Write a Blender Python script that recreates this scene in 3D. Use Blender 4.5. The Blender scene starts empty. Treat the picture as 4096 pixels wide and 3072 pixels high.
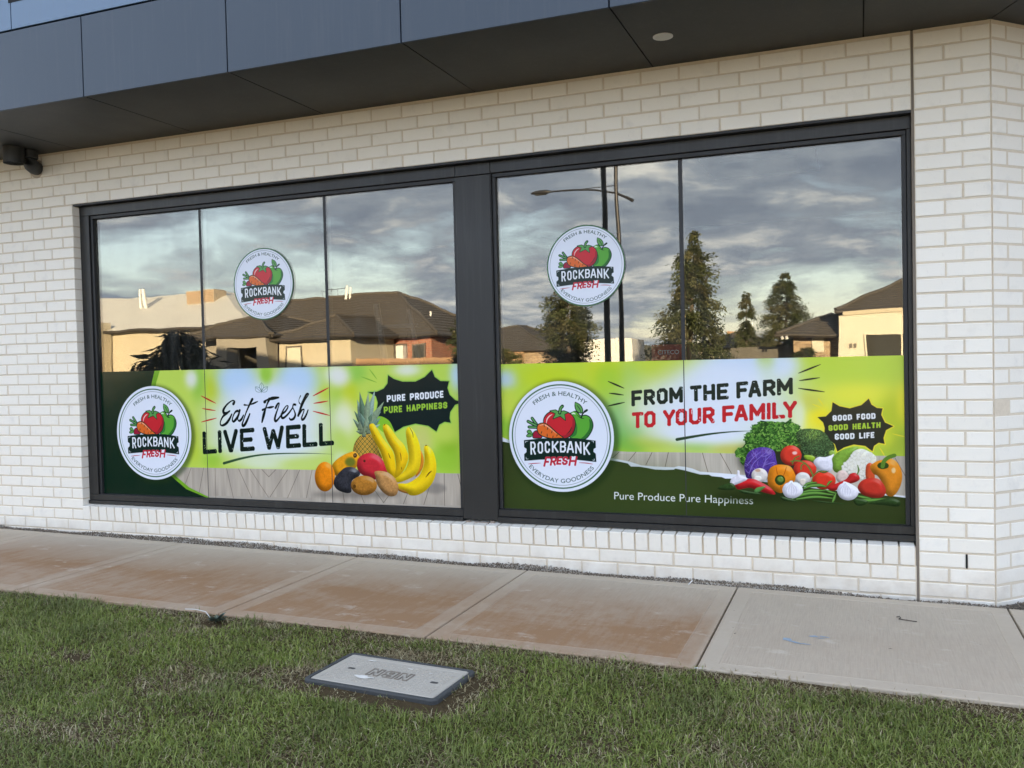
import bpy, math, random
import numpy as np
from mathutils import Matrix, Vector

S = bpy.context.scene
COL = S.collection

# ---------------------------------------------------------------- camera
cam_d = bpy.data.cameras.new('camera')
cam = bpy.data.objects.new('camera', cam_d); COL.objects.link(cam)
cam_d.sensor_width = 36.0; cam_d.lens = 31.517; cam_d.clip_start = .05; cam_d.clip_end = 3000
R = Matrix(((0.931778, 0.362239, -0.023924), (-0.012620, -0.033539, -0.999358), (-0.362809, 0.931482, -0.026680)))
rot = Matrix((R[0], -R[1], -R[2])).transposed().to_4x4()
cam.matrix_world = Matrix.Translation((5.81787, -5.55942, 1.35984)) @ rot
S.camera = cam

# ---------------------------------------------------------------- sky, sun, exposure: low evening sun behind the shop, broken cloud
SUN_EL, SUN_AZ = 10.0, 20.0                     # azimuth from +Y towards +X
world = bpy.data.worlds.new('World'); S.world = world; world.use_nodes = True
def build_sky():
    nt = world.node_tree; N = nt.nodes; L = nt.links
    bg = N['Background']; bg.inputs[1].default_value = .10
    sk = N.new('ShaderNodeTexSky'); sk.sky_type = 'NISHITA'; sk.sun_disc = False
    sk.sun_elevation = math.radians(SUN_EL); sk.sun_rotation = math.radians(SUN_AZ)
    sk.air_density = 1.0; sk.dust_density = .6; sk.ozone_density = 1.6
    tc = N.new('ShaderNodeTexCoord'); sp = N.new('ShaderNodeSeparateXYZ'); L.new(tc.outputs['Generated'], sp.inputs[0])
    def m(op, a, b=None, c=None):
        n = N.new('ShaderNodeMath'); n.operation = op
        for i, v in enumerate((a, b, c)):
            if v is None: continue
            if isinstance(v, (int, float)): n.inputs[i].default_value = v
            else: L.new(v, n.inputs[i])
        return n.outputs[0]
    def mix(f, a, b):
        n = N.new('ShaderNodeMix'); n.data_type = 'RGBA'
        for s_, v in ((0, f), (6, a), (7, b)):
            if isinstance(v, (int, float)): n.inputs[s_].default_value = v
            elif isinstance(v, tuple): n.inputs[s_].default_value = (*v, 1)
            else: L.new(v, n.inputs[s_])
        return n.outputs[2]
    z = m('MAXIMUM', sp.outputs[2], 0.0)
    den = m('ADD', z, .17)
    px, py = m('DIVIDE', sp.outputs[0], den), m('DIVIDE', sp.outputs[1], den)
    cv = N.new('ShaderNodeCombineXYZ'); L.new(px, cv.inputs[0]); L.new(py, cv.inputs[1])
    def noise(scale, detail, rough, off, dist=0.0):
        mp = N.new('ShaderNodeMapping'); L.new(cv.outputs[0], mp.inputs[0]); mp.inputs[1].default_value = off
        n = N.new('ShaderNodeTexNoise'); n.inputs['Scale'].default_value = scale; n.inputs['Detail'].default_value = detail
        n.inputs['Roughness'].default_value = rough; n.inputs['Distortion'].default_value = dist; L.new(mp.outputs[0], n.inputs[0]); return n.outputs[0]
    def ramp(v, stops):
        r = N.new('ShaderNodeValToRGB'); e = r.color_ramp.elements
        while len(e) < len(stops): e.new(.5)
        for q, (p, c) in zip(e, stops): q.position = p; q.color = (*c, 1)
        L.new(v, r.inputs[0]); return r.outputs[0]
    big = noise(.75, 8, .60, (5.2, 3.3, 0), .3)
    fine = noise(2.6, 7, .62, (0.4, 5.2, 0), .2)
    # a closed deck overhead, torn open in a low band
    cov = m('ADD', big, m('MULTIPLY', m('SUBTRACT', fine, .5), .30))
    lift = N.new('ShaderNodeMapRange'); lift.inputs[1].default_value = .11; lift.inputs[2].default_value = .26; lift.inputs[3].default_value = .015; lift.inputs[4].default_value = .22
    L.new(z, lift.inputs[0])
    cov = m('ADD', cov, lift.outputs[0])
    mask = ramp(cov, [(.43, (0, 0, 0)), (.56, (1, 1, 1))])
    shade = m('ADD', m('MULTIPLY', fine, .55), m('MULTIPLY', big, .45))
    cloud = ramp(shade, [(.36, (.80, 1.02, 1.50)), (.46, (1.06, 1.32, 1.85)), (.53, (1.48, 1.78, 2.30)), (.62, (3.4, 3.6, 3.8))])
    clear = mix(.5, sk.outputs[0], (2.7, 3.1, 4.3))
    L.new(mix(mask, clear, cloud), bg.inputs[0])
build_sky()
sun_d = bpy.data.lights.new('sun', 'SUN'); sun_d.energy = 3.1; sun_d.angle = math.radians(.5); sun_d.color = (1.0, .86, .64)
sun = bpy.data.objects.new('sun', sun_d); COL.objects.link(sun)
_a, _e = math.radians(SUN_AZ), math.radians(SUN_EL)
SUN_DIR = Vector((math.sin(_a)*math.cos(_e), math.cos(_a)*math.cos(_e), math.sin(_e)))
sun.rotation_euler = SUN_DIR.to_track_quat('Z', 'Y').to_euler()
S.view_settings.view_transform = 'Standard'; S.view_settings.look = 'None'
S.view_settings.exposure = 3.43; S.view_settings.gamma = 1.0; S.view_settings.use_curve_mapping = False
S.render.engine = 'CYCLES'
S.cycles.max_bounces = 8; S.cycles.diffuse_bounces = 4; S.cycles.glossy_bounces = 5; S.cycles.transparent_max_bounces = 16
S.cycles.sample_clamp_indirect = 6.0

rng = np.random.default_rng(11)
random.seed(11)

# ---------------------------------------------------------------- helpers
def prop(o, label=None, cat=None, group=None, kind=None):
    if label: o['label'] = label
    if cat: o['category'] = cat
    if group: o['group'] = group
    if kind: o['kind'] = kind
    return o

def link(o, parent=None):
    COL.objects.link(o)
    if parent is not None:
        o.parent = parent
        o.matrix_parent_inverse = Matrix.Translation(-world_loc(parent))
    return o

def world_loc(o):
    return Vector(o['_w']) if '_w' in o else o.location.copy()

def thing(name, label, cat, loc=(0, 0, 0), group=None):
    o = bpy.data.objects.new(name, None); o.empty_display_size = .2
    o.location = loc; COL.objects.link(o)
    return prop(o, label, cat, group)

class MB:
    """Collects simple shapes; build() links them as ONE mesh object."""
    def __init__(s): s.v, s.f, s.m, s.sm = [], [], [], []
    def add(s, vs, fs, mi=0, smooth=False):
        n = len(s.v); s.v += [tuple(map(float, q)) for q in vs]
        s.f += [tuple(n+i for i in q) for q in fs]; s.m += [mi]*len(fs); s.sm += [smooth]*len(fs); return s
    def box(s, a, b, mi=0):
        x0, y0, z0 = a; x1, y1, z1 = b
        return s.add([(x0,y0,z0),(x1,y0,z0),(x1,y1,z0),(x0,y1,z0),(x0,y0,z1),(x1,y0,z1),(x1,y1,z1),(x0,y1,z1)],
                     [(0,3,2,1),(4,5,6,7),(0,1,5,4),(1,2,6,5),(2,3,7,6),(3,0,4,7)], mi)
    def cbox(s, a, b, c=.004, mi=0):
        """A box whose front (-y) edges are chamfered."""
        x0, y0, z0 = a; x1, y1, z1 = b
        vs = [(x0+c,y0,z0+c),(x1-c,y0,z0+c),(x1-c,y0,z1-c),(x0+c,y0,z1-c),(x0,y0+c,z0),(x1,y0+c,z0),(x1,y0+c,z1),(x0,y0+c,z1),(x0,y1,z0),(x1,y1,z0),(x1,y1,z1),(x0,y1,z1)]
        return s.add(vs, [(0,1,2,3),(4,5,1,0),(5,6,2,1),(6,7,3,2),(7,4,0,3),(8,9,5,4),(9,10,6,5),(10,11,7,6),(11,8,4,7),(8,11,10,9)], mi)
    def tube(s, pts, r, n=10, mi=0, caps=True):
        pts = [Vector(p) for p in pts]; rs = r if isinstance(r, (list, tuple)) else [r]*len(pts)
        rings = []; up = Vector((0, 0, 1))
        for i, p in enumerate(pts):
            d = (pts[min(i+1, len(pts)-1)]-pts[max(i-1, 0)]).normalized()
            u = d.cross(up if abs(d.z) < .95 else Vector((1, 0, 0))).normalized(); w = d.cross(u)
            rings.append([p+(u*math.cos(t)+w*math.sin(t))*rs[i] for t in [2*math.pi*k/n for k in range(n)]])
        vs = [v for q in rings for v in q]; fs = []
        for i in range(len(pts)-1):
            for k in range(n): fs.append((i*n+k, i*n+(k+1) % n, (i+1)*n+(k+1) % n, (i+1)*n+k))
        s.add(vs, fs, mi, True)
        if caps: s.add(rings[0], [tuple(range(n-1, -1, -1))], mi); s.add(rings[-1], [tuple(range(n))], mi)
        return s
    def prism(s, poly, z0, z1, mi=0):
        n = len(poly)
        return s.add([(x, y, z0) for x, y in poly]+[(x, y, z1) for x, y in poly],
                     [tuple(range(n-1, -1, -1)), tuple(range(n, 2*n))]+[(i, (i+1) % n, n+(i+1) % n, n+i) for i in range(n)], mi)
    def mesh(s, name, mats):
        me = bpy.data.meshes.new(name); me.from_pydata(s.v, [], s.f)
        for m_ in (mats if isinstance(mats, (list, tuple)) else [mats]): me.materials.append(m_)
        me.polygons.foreach_set('material_index', s.m); me.polygons.foreach_set('use_smooth', s.sm); me.update()
        return me
    def build(s, name, mats, parent=None, **kw):
        o = bpy.data.objects.new(name, s.mesh(name, mats)); link(o, parent); return prop(o, **kw)

class NT:
    """A small node-tree writer for procedural materials."""
    def __init__(s, name):
        s.mat = bpy.data.materials.new(name); s.mat.use_nodes = True
        s.N, s.L = s.mat.node_tree.nodes, s.mat.node_tree.links
        s.b = s.N['Principled BSDF']; s.out = s.N['Material Output']
        s.tc = None
    def set(s, **k):
        for n, v in k.items():
            i = s.b.inputs[n.replace('_', ' ')]
            if hasattr(v, 'is_linked') or isinstance(v, bpy.types.NodeSocket): s.L.new(v, i)
            elif isinstance(v, tuple): i.default_value = (*v, 1) if len(v) == 3 else v
            else: i.default_value = v
        return s
    def co(s, kind='Object'):
        if s.tc is None: s.tc = s.N.new('ShaderNodeTexCoord')
        return s.tc.outputs[kind]
    def pos(s): return s.N.new('ShaderNodeNewGeometry').outputs['Position']
    def rand(s): return s.N.new('ShaderNodeObjectInfo').outputs['Random']
    def sep(s, v):
        n = s.N.new('ShaderNodeSeparateXYZ'); s.L.new(v, n.inputs[0]); return n.outputs
    def val(s, i, v):
        if isinstance(v, (int, float)): i.default_value = v
        elif isinstance(v, tuple): i.default_value = (*v, 1) if len(i.default_value) == 4 and len(v) == 3 else v
        else: s.L.new(v, i)
    def math(s, op, a, b=0.0, clamp=False):
        n = s.N.new('ShaderNodeMath'); n.operation = op; n.use_clamp = clamp; s.val(n.inputs[0], a); s.val(n.inputs[1], b); return n.outputs[0]
    def noise(s, co, scale, detail=4, rough=.55, stretch=None, dist=0.0):
        if stretch or True:
            mp = s.N.new('ShaderNodeMapping'); s.L.new(co, mp.inputs[0]); mp.inputs[3].default_value = stretch or (1, 1, 1); co = mp.outputs[0]
        n = s.N.new('ShaderNodeTexNoise'); s.L.new(co, n.inputs[0]); n.inputs['Scale'].default_value = scale
        n.inputs['Detail'].default_value = detail; n.inputs['Roughness'].default_value = rough; n.inputs['Distortion'].default_value = dist; return n.outputs[0]
    def mapr(s, v, a, b, c=0.0, d=1.0, smooth=False):
        n = s.N.new('ShaderNodeMapRange'); n.clamp = True
        if smooth: n.interpolation_type = 'SMOOTHSTEP'
        s.val(n.inputs[0], v)
        for i, q in zip((1, 2, 3, 4), (a, b, c, d)): n.inputs[i].default_value = q
        return n.outputs[0]
    def mix(s, f, a, b, blend='MIX'):
        n = s.N.new('ShaderNodeMix'); n.data_type = 'RGBA'; n.blend_type = blend
        s.val(n.inputs[0], f); s.val(n.inputs[6], a); s.val(n.inputs[7], b); return n.outputs[2]
    def bump(s, h, strength=.3, dist=.01):
        n = s.N.new('ShaderNodeBump'); n.inputs['Strength'].default_value = strength; n.inputs['Distance'].default_value = dist
        s.L.new(h, n.inputs['Height']); s.L.new(n.outputs[0], s.b.inputs['Normal']); return s

def simple(name, col, rough=.6, var=.08, scale=6.0, bump=0.0, metal=0.0, bscale=None, spec=.5):
    t = NT(name); c = t.co()
    n = t.noise(c, scale)
    t.set(Base_Color=t.mix(n, tuple(x*(1-var*2) for x in col), tuple(min(1, x*(1+var*2)) for x in col)), Roughness=rough, Metallic=metal, Specular_IOR_Level=spec)
    if bump: t.bump(t.noise(c, bscale or scale*8, 5), bump, .01)
    return t.mat

def vnoise(x, y, cell, seed):
    g = np.random.default_rng(seed).random((512, 512))
    u, v = x/cell+200, y/cell+200
    i, j = np.floor(u).astype(int), np.floor(v).astype(int); fu, fv = u-i, v-j
    fu = fu*fu*(3-2*fu); fv = fv*fv*(3-2*fv); q = lambda a, b: g[a % 512, b % 512]
    return (q(i, j)*(1-fu)+q(i+1, j)*fu)*(1-fv)+(q(i, j+1)*(1-fu)+q(i+1, j+1)*fu)*fv

def ground_z(x): return .0354-.01198*x
SL = -.01198
# ---------------------------------------------------------------- materials
def mat_brick():
    t = NT('white_brick'); P = t.pos(); r = t.rand(); z = t.sep(P)[2]
    base = t.mix(r, (.785, .728, .630), (.835, .780, .685))
    n1 = t.noise(P, 9, 6, .6); n2 = t.noise(P, 55, 5, .65, (1, 1, .4))
    c = t.mix(t.mapr(n1, .56, .86, 0, .7), base, (.62, .58, .52))
    c = t.mix(t.math('MULTIPLY', t.mapr(n2, .60, .78), .30), c, (.50, .45, .39))
    # splash dirt from the path: follows the soil line
    low = t.math('MULTIPLY', t.mapr(z, .16, .02), t.mapr(t.noise(P, 7, 5, .6), .34, .66))
    c = t.mix(t.math('MULTIPLY', low, .55), c, (.52, .43, .33))
    t.set(Base_Color=c, Roughness=t.mapr(n1, .2, .8, .42, .62), Specular_IOR_Level=.45)
    t.bump(t.math('ADD', t.noise(P, 60, 4, .6), t.math('MULTIPLY', t.noise(P, 320, 3, .6), .35)), .16, .004)
    return t.mat
def mat_mortar():
    t = NT('mortar'); P = t.pos(); n = t.noise(P, 40, 5, .7)
    t.set(Base_Color=t.mix(n, (.58, .49, .37), (.74, .64, .51)), Roughness=.95, Specular_IOR_Level=.1)
    t.bump(t.noise(P, 180, 4, .7), .5, .004); return t.mat
def mat_metal(name, a, b, rough, scale=3):
    t = NT(name); P = t.pos(); n = t.noise(P, scale, 5, .6); f = t.noise(P, 130, 4, .6)
    run = t.mapr(t.noise(P, 1.0, 5, .7, (26, 26, 1.1)), .52, .80, 0, .16)                  # rain runs and dust
    t.set(Base_Color=t.mix(run, t.mix(n, a, b), (.13, .125, .115)), Roughness=t.mapr(t.math('ADD', n, t.math('MULTIPLY', f, .4)), .3, 1.0, rough-.07, rough+.1), Specular_IOR_Level=.5)
    t.bump(t.math('ADD', t.noise(P, 1.7, 2, .5), t.math('MULTIPLY', t.noise(P, 55, 3, .6), .02)), .10, .02); return t.mat
def mat_glass():
    t = NT('shop_glass'); N, L = t.N, t.L; P = t.pos()
    # Schlick reflectance, the same from both sides of a pane (coated double glazing)
    gm = N.new('ShaderNodeNewGeometry'); dt = N.new('ShaderNodeVectorMath'); dt.operation = 'DOT_PRODUCT'
    L.new(gm.outputs['Normal'], dt.inputs[0]); L.new(gm.outputs['Incoming'], dt.inputs[1])
    inv = t.math('SUBTRACT', 1.0, t.math('ABSOLUTE', dt.outputs['Value']))
    fres = t.math('ADD', .118, t.math('MULTIPLY', t.math('POWER', inv, 5.0), .88))
    gl = N.new('ShaderNodeBsdfGlossy'); gl.inputs['Roughness'].default_value = 0.0; gl.inputs[0].default_value = (1.0, .90, .77, 1)
    tr = N.new('ShaderNodeBsdfTransparent'); tr.inputs[0].default_value = (.80, .84, .83, 1)
    bp = N.new('ShaderNodeBump'); bp.inputs['Strength'].default_value = 1.0; bp.inputs['Distance'].default_value = .0009
    L.new(t.noise(P, 3.2, 1, .4, (1.0, 1.0, .45)), bp.inputs['Height']); L.new(bp.outputs[0], gl.inputs['Normal'])
    mx = N.new('ShaderNodeMixShader'); L.new(fres, mx.inputs[0]); L.new(tr.outputs[0], mx.inputs[1]); L.new(gl.outputs[0], mx.inputs[2])
    # a film of dust and wipe marks
    df = N.new('ShaderNodeBsdfDiffuse'); df.inputs[0].default_value = (.5, .48, .44, 1)
    m2 = N.new('ShaderNodeMixShader')
    d = t.math('MULTIPLY', t.mapr(t.noise(P, 3.0, 7, .68, (2.2, 1, .45), 1.2), .40, .85), .055)
    L.new(d, m2.inputs[0]); L.new(mx.outputs[0], m2.inputs[1]); L.new(df.outputs[0], m2.inputs[2])
    L.new(m2.outputs[0], t.out.inputs[0]); N.remove(t.b); return t.mat
def mat_slab(kind):
    t = NT('concrete_'+kind); P = t.pos(); X, Y, Zz = t.sep(P)
    n = t.noise(P, 2.2, 6, .6); f = t.noise(P, 38, 5, .65)
    c = t.mix(n, (.44, .365, .275), (.55, .465, .36))
    c = t.mix(t.math('MULTIPLY', f, .35), c, (.32, .265, .205))
    if kind == 'brushed':
        br = t.noise(P, 1.0, 3, .6, (150, 6, 1)); c = t.mix(t.math('MULTIPLY', t.mapr(br, .40, .70), .26), c, (.27, .225, .175))
    # red-brown clay washed over the older slabs from the lawn side
    west = t.mapr(X, 5.14, 5.08); band = t.mapr(Y, -.24, -.95)
    clay = t.math('MULTIPLY', t.math('MULTIPLY', band, t.mapr(west, 0, 1, .16, 1)), t.math('ADD', t.mapr(t.noise(P, 1.3, 8, .72, (.6, 1, 1), .3), .10, .62), t.mapr(t.noise(P, 9, 6, .7, (2.2, .5, 1)), .38, .75, 0, .32)))
    c = t.mix(t.math('MULTIPLY', clay, 1.0 if kind == 'brushed' else .70), c, (.29, .165, .085))
    pale = t.math('MULTIPLY', t.mapr(t.noise(P, 6, 5, .7, (.6, 1, 1)), .60, .72), .5)
    c = t.mix(pale, c, (.58, .51, .42))
    spot = t.mapr(t.noise(P, 26, 2, .5), .74, .78); c = t.mix(t.math('MULTIPLY', spot, .45), c, (.14, .11, .09))
    t.set(Base_Color=c, Roughness=.88, Specular_IOR_Level=.25)
    h = t.math('ADD', t.math('MULTIPLY', f, .6), t.noise(P, 170, 4, .7))
    if kind == 'brushed': h = t.math('ADD', h, t.math('MULTIPLY', br, 1.6))
    t.bump(h, .42, .004); return t.mat
def mat_attr(name, rough=.7, spec=.3, trans=0.0, var=None):
    t = NT(name); a = t.N.new('ShaderNodeAttribute'); a.attribute_name = 'tint'
    t.set(Base_Color=a.outputs[0], Roughness=rough, Specular_IOR_Level=spec)
    if trans:
        tl = t.N.new('ShaderNodeBsdfTranslucent'); t.L.new(a.outputs[0], tl.inputs[0])
        mx = t.N.new('ShaderNodeMixShader'); mx.inputs[0].default_value = trans
        t.L.new(t.b.outputs[0], mx.inputs[1]); t.L.new(tl.outputs[0], mx.inputs[2]); t.L.new(mx.outputs[0], t.out.inputs[0])
    return t.mat
def mat_soil(name, a, b, sc=14):
    t = NT(name); P = t.pos(); n = t.noise(P, sc, 7, .68)
    t.set(Base_Color=t.mix(n, a, b), Roughness=.95, Specular_IOR_Level=.1); t.bump(t.noise(P, 60, 6, .7), .9, .02); return t.mat

M_BRICK, M_MORTAR = mat_brick(), mat_mortar()
M_FRAME = mat_metal('charcoal_frame', (.0115, .0108, .0095), (.0170, .0160, .0145), .42)
M_BLACK = mat_metal('black_seal', (.010, .010, .011), (.016, .016, .017), .5)
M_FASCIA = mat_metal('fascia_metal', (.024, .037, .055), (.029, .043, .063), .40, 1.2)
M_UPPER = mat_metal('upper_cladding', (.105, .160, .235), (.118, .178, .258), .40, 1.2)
M_SOFFIT = mat_metal('soffit_metal', (.021, .022, .020), (.027, .028, .026), .48, 1.2)
M_GLASS = mat_glass()
M_VOID = simple('dark_void', (.006, .006, .006), .9)
M_SLAB, M_BORDER = mat_slab('brushed'), mat_slab('trowelled')
M_SOIL = mat_soil('lawn_soil', (.045, .030, .015), (.105, .075, .038))
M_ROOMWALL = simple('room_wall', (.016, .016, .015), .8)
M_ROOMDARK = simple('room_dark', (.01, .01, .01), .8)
M_PIPE = mat_metal('pipe_black', (.016, .017, .017), (.022, .023, .023), .45)
M_WHITE = simple('white_enamel', (.72, .71, .68), .45, .03)

# ---------------------------------------------------------------- shop building
shop = thing('shop_building', 'white brick shop with charcoal canopy and a long dark framed shopfront window', 'shop', (3, 0, 0))
JZ = lambda k: 2.71-.086*k                      # bed joint k below the window head
WX0, WX1 = -.161, 6.100                         # window opening
CORNER = 6.500; C45 = math.sqrt(.5)
TOPZ = 3.155
# mortar backing of the walls (recessed 6 mm behind the brick faces)
mb = MB(); g = .0045
mb.box((-3.2, g, -.35), (WX0-.006, .12, TOPZ)); mb.box((WX0-.006, g, 2.716), (WX1, .12, TOPZ)); mb.box((WX0-.006, g, -.35), (WX1, .12, .128))
wall = mb.build('brick_wall', M_MORTAR, shop)
mb = MB(); mb.box((6.114, g, -.35), (CORNER-.002, .3, TOPZ)); pier = mb.build('corner_pier', M_MORTAR, shop)
mb = MB(); q = [(CORNER+g*.4, g), (CORNER+3.4*C45, 3.4*C45+g), (CORNER+3.4*C45-.15, 3.4*C45+.16), (CORNER-.15, .17)]
mb.prism(q, -.35, TOPZ); splay = mb.build('splayed_wall', M_MORTAR, shop)
mb = MB(); mb.box((6.100, .010, -.35), (6.114, .12, 2.71)); mb.box((6.1005, .010, 2.71), (6.1135, .12, TOPZ)); mb.build('control_joint', simple('joint_sealant', (.20, .165, .13), .8), shop)

BR = []     # every brick: (x0, length, z0, height, wall index, depth)
def course(x0, x1, perps, k, w=0, zadd=0.0):
    z1, z0 = JZ(k)-.005, JZ(k+1)+.005
    ed = [x0-.005]+[p for p in perps if x0+.03 < p < x1-.03]+[x1+.005]
    for a, b in zip(ed[:-1], ed[1:]): BR.append((a+.005, b-a-.010, z0, z1-z0, w, .05))
LEFT = -2.95
def grid(phase, a, b): 
    i0 = math.ceil((a-phase)/.24); return [phase+.24*i for i in range(i0, int((b-phase)/.24)+2)]
for k in range(-5, 0): course(LEFT, 6.097, grid(0.0 if k % 2 else .12, LEFT, 6.04), k)
for k in range(0, 30):
    A = (k % 2 == 0)
    pp = [-.396, -.601] if A else [-.276, -.481]
    pp = pp+[pp[-1]-.24*i for i in range(1, 12)]
    course(LEFT, WX0, sorted(pp), k)
course(LEFT, 6.094, grid(.149, LEFT, 5.70)[:-1]+[5.855, 6.0], 30)
course(LEFT, 6.094, grid(.029, LEFT, 5.86)[:-1], 31)
course(LEFT, 6.094, grid(.149, LEFT, 5.86), 32)
for k in range(-5, 34):
    course(6.116, CORNER-.006, [6.356] if k % 2 else [6.266], k, 1)
    course(.006, 3.3, ([.122]+[.122+.24*i for i in range(1, 14)]) if k % 2 else [.245+.24*i for i in range(13)], k, 2)
_bm = {}
def brick_mesh(l, h, d):
    key = (round(l, 3), round(h, 3), round(d, 3))
    if key not in _bm: _bm[key] = MB().cbox((0, 0, 0), (key[0], key[2], key[1]), .0035).mesh('brick', M_BRICK)
    return _bm[key]
eye = Vector((5.818, -5.559, 1.36))
def brick_place(b):
    x, l, z, h, w, d = b
    if w == 2: return Vector((CORNER+x*C45, x*C45, z)), math.radians(45)
    return Vector((x, 0, z)), 0.0
def score(b):
    p, a = brick_place(b); c = p+Vector((b[1]/2*math.cos(a), b[1]/2*math.sin(a), b[3]/2)); d = c-eye
    q = R @ d; u, v = 3585.9*q.x/q.z/2048, 3585.9*q.y/q.z/1536
    vis = (abs(u) < 1.02 and abs(v) < 1.02 and c.z > ground_z(c.x)-.01)
    nrm = Vector((math.sin(a), -math.cos(a), 0)); return (1 if vis else 0, b[1]*b[3]*abs(nrm.dot(d))/d.length**3)
order = sorted(range(len(BR)), key=lambda i: score(BR[i]), reverse=True)
solo = set(order[:300])
owner = (wall, pier, splay)
rest = MB()
for i, b in enumerate(BR):
    p, a = brick_place(b)
    j = Vector((random.gauss(0, .0007), random.gauss(0, .0011), random.gauss(0, .0008)))
    cut = b[4] == 0 and abs(b[0]+b[1]-WX0) < .012 and 0 <= (2.71-b[2])/.086 < 30     # bricks that return into the window reveal
    if i in solo:
        o = bpy.data.objects.new('brick', brick_mesh(b[1], b[3], .115 if cut else b[5]))
        o.location = p+j; o.rotation_euler = (random.gauss(0, .004), random.gauss(0, .002), a+random.gauss(0, .002))
        o.parent = owner[b[4]]; COL.objects.link(o)
    else:
        t = MB().cbox((0, 0, 0), (b[1], .115 if cut else b[5], b[3]), .0035)
        mt = Matrix.Translation(p+j) @ Matrix.Rotation(a, 4, 'Z')
        rest.add([mt @ Vector(v) for v in t.v], t.f)
# walls keep identity transforms, so their bricks sit in world coordinates
rest.build('outlying_bricks', M_BRICK, shop, kind='stuff')
# sill of bricks on edge, tilted a little to shed water
sill = MB().box((WX0, .0035, .128), (6.098, .2, .236)).build('brick_sill', M_MORTAR, shop)
rm = {}
for i in range(73):
    x = -.156+.0857*i
    o = bpy.data.objects.new('sill_brick', rm.setdefault(0, MB().cbox((0, 0, 0), (.0757, .21, .112), .0035).mesh('sill_brick', M_BRICK)))
    o.location = (x+random.gauss(0, .0008), -.004+random.gauss(0, .0015), .134); o.rotation_euler = (math.radians(4.5)+random.gauss(0, .006), 0, random.gauss(0, .004))
    o.parent = sill; COL.objects.link(o)
# weep hole in the pier
MB().box((6.3515, -.0015, JZ(30)+.003), (6.3605, .02, JZ(29)-.003)).build('weep_hole', M_VOID, pier)

# steel lintel shadow gap over the window
MB().box((WX0, .008, 2.700), (6.099, .115, 2.714)).build('lintel', M_BLACK, shop)

# shopfront: two framed bays and a wide post between them
GY = .110                                       # outer face of the glass
def bay(x0, x1, gx0, gx1, gz0, gz1, muls):
    m_ = MB(); F, Bk = .068, .19
    zt, zb = 2.700, .262
    m_.cbox((x0, F, gz1+.028), (x1, Bk, zt), .003)                      # head
    m_.cbox((x0, F, gz0-.052), (x1, Bk, gz0-.003), .003)                # foot
    m_.cbox((x0, F-.012, zb-.004), (x1, Bk, gz0-.054), .003)           # sub-sill
    m_.cbox((x0, F, gz0-.003), (gx0-.026, Bk, gz1+.028), .003); m_.cbox((gx1+.026, F, gz0-.003), (x1, Bk, gz1+.028), .003)
    fr = m_.build('shop_window', M_FRAME, shop)
    bd = MB()                                                            # glazing beads
    bd.cbox((gx0-.024, F+.016, gz0), (gx0, Bk-.01, gz1), .002); bd.cbox((gx1, F+.016, gz0), (gx1+.024, Bk-.01, gz1), .002)
    bd.cbox((gx0-.024, F+.016, gz1), (gx1+.024, Bk-.01, gz1+.026), .002); bd.cbox((gx0-.024, F+.020, gz0-.003), (gx1+.024, Bk-.01, gz0), .001)
    bd.build('glazing_bead', M_BLACK, fr)
    ed = [gx0]+muls+[gx1]
    for a, b in zip(ed[:-1], ed[1:]):
        pm = MB().box((a+(.013 if a > gx0 else .001), GY, gz0+.001), (b-(.013 if b < gx1 else .001), GY+.012, gz1-.001))
        mid = Vector(((a+b)/2, GY, (gz0+gz1)/2)); tilt = Matrix.Translation(mid) @ Matrix.Rotation(random.gauss(0, .0011), 4, 'Z') @ Matrix.Rotation(random.gauss(0, .0009), 4, 'X') @ Matrix.Translation(-mid)
        pm.v = [tuple(tilt @ Vector(q)) for q in pm.v]; pm.build('glass_pane', M_GLASS, fr)          # panes never sit quite in one plane
    for x in muls: MB().cbox((x-.0125, GY+.0006, gz0+.001), (x+.0125, GY+.06, gz1-.001), .001).build('mullion', M_BLACK, fr)
    return fr
BAY_A = bay(WX0+.002, 3.2428, -.036, 3.216, .338, 2.596, [1.030, 2.166])
BAY_B = bay(3.5035, 6.099, 3.532, 6.050, .348, 2.596, [4.776])
mb = MB(); mb.cbox((3.244, .062, .272), (3.502, .19, 2.618), .003); mb.build('window_post', M_FRAME, shop)
mb = MB(); mb.cbox((3.244, .066, 2.622), (3.502, .19, 2.700), .003); mb.build('post_head', M_FRAME, shop)
mb = MB(); mb.box((3.268, .050, .246), (3.300, .066, .262)); mb.box((3.330, .05, .246), (3.44, .064, .256)); mb.box((3.452, .050, .246), (3.478, .066, .266)); mb.build('sealant_bead', simple('tan_sealant', (.24, .19, .15), .8), shop)

# dark room behind the glass
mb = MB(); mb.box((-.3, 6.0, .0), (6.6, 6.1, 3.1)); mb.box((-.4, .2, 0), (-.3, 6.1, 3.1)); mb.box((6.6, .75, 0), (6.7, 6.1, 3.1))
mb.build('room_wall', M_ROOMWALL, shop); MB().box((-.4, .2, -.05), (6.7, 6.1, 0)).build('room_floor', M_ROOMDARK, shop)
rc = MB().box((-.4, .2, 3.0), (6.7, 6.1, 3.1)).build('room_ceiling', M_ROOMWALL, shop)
mb = MB(); mb.box((4.6, 1.9, 2.96), (5.5, 2.8, 2.999)); mb.box((4.75, 2.05, 2.945), (5.35, 2.65, 2.959)); mb.build('air_vent', M_WHITE, rc)

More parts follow.
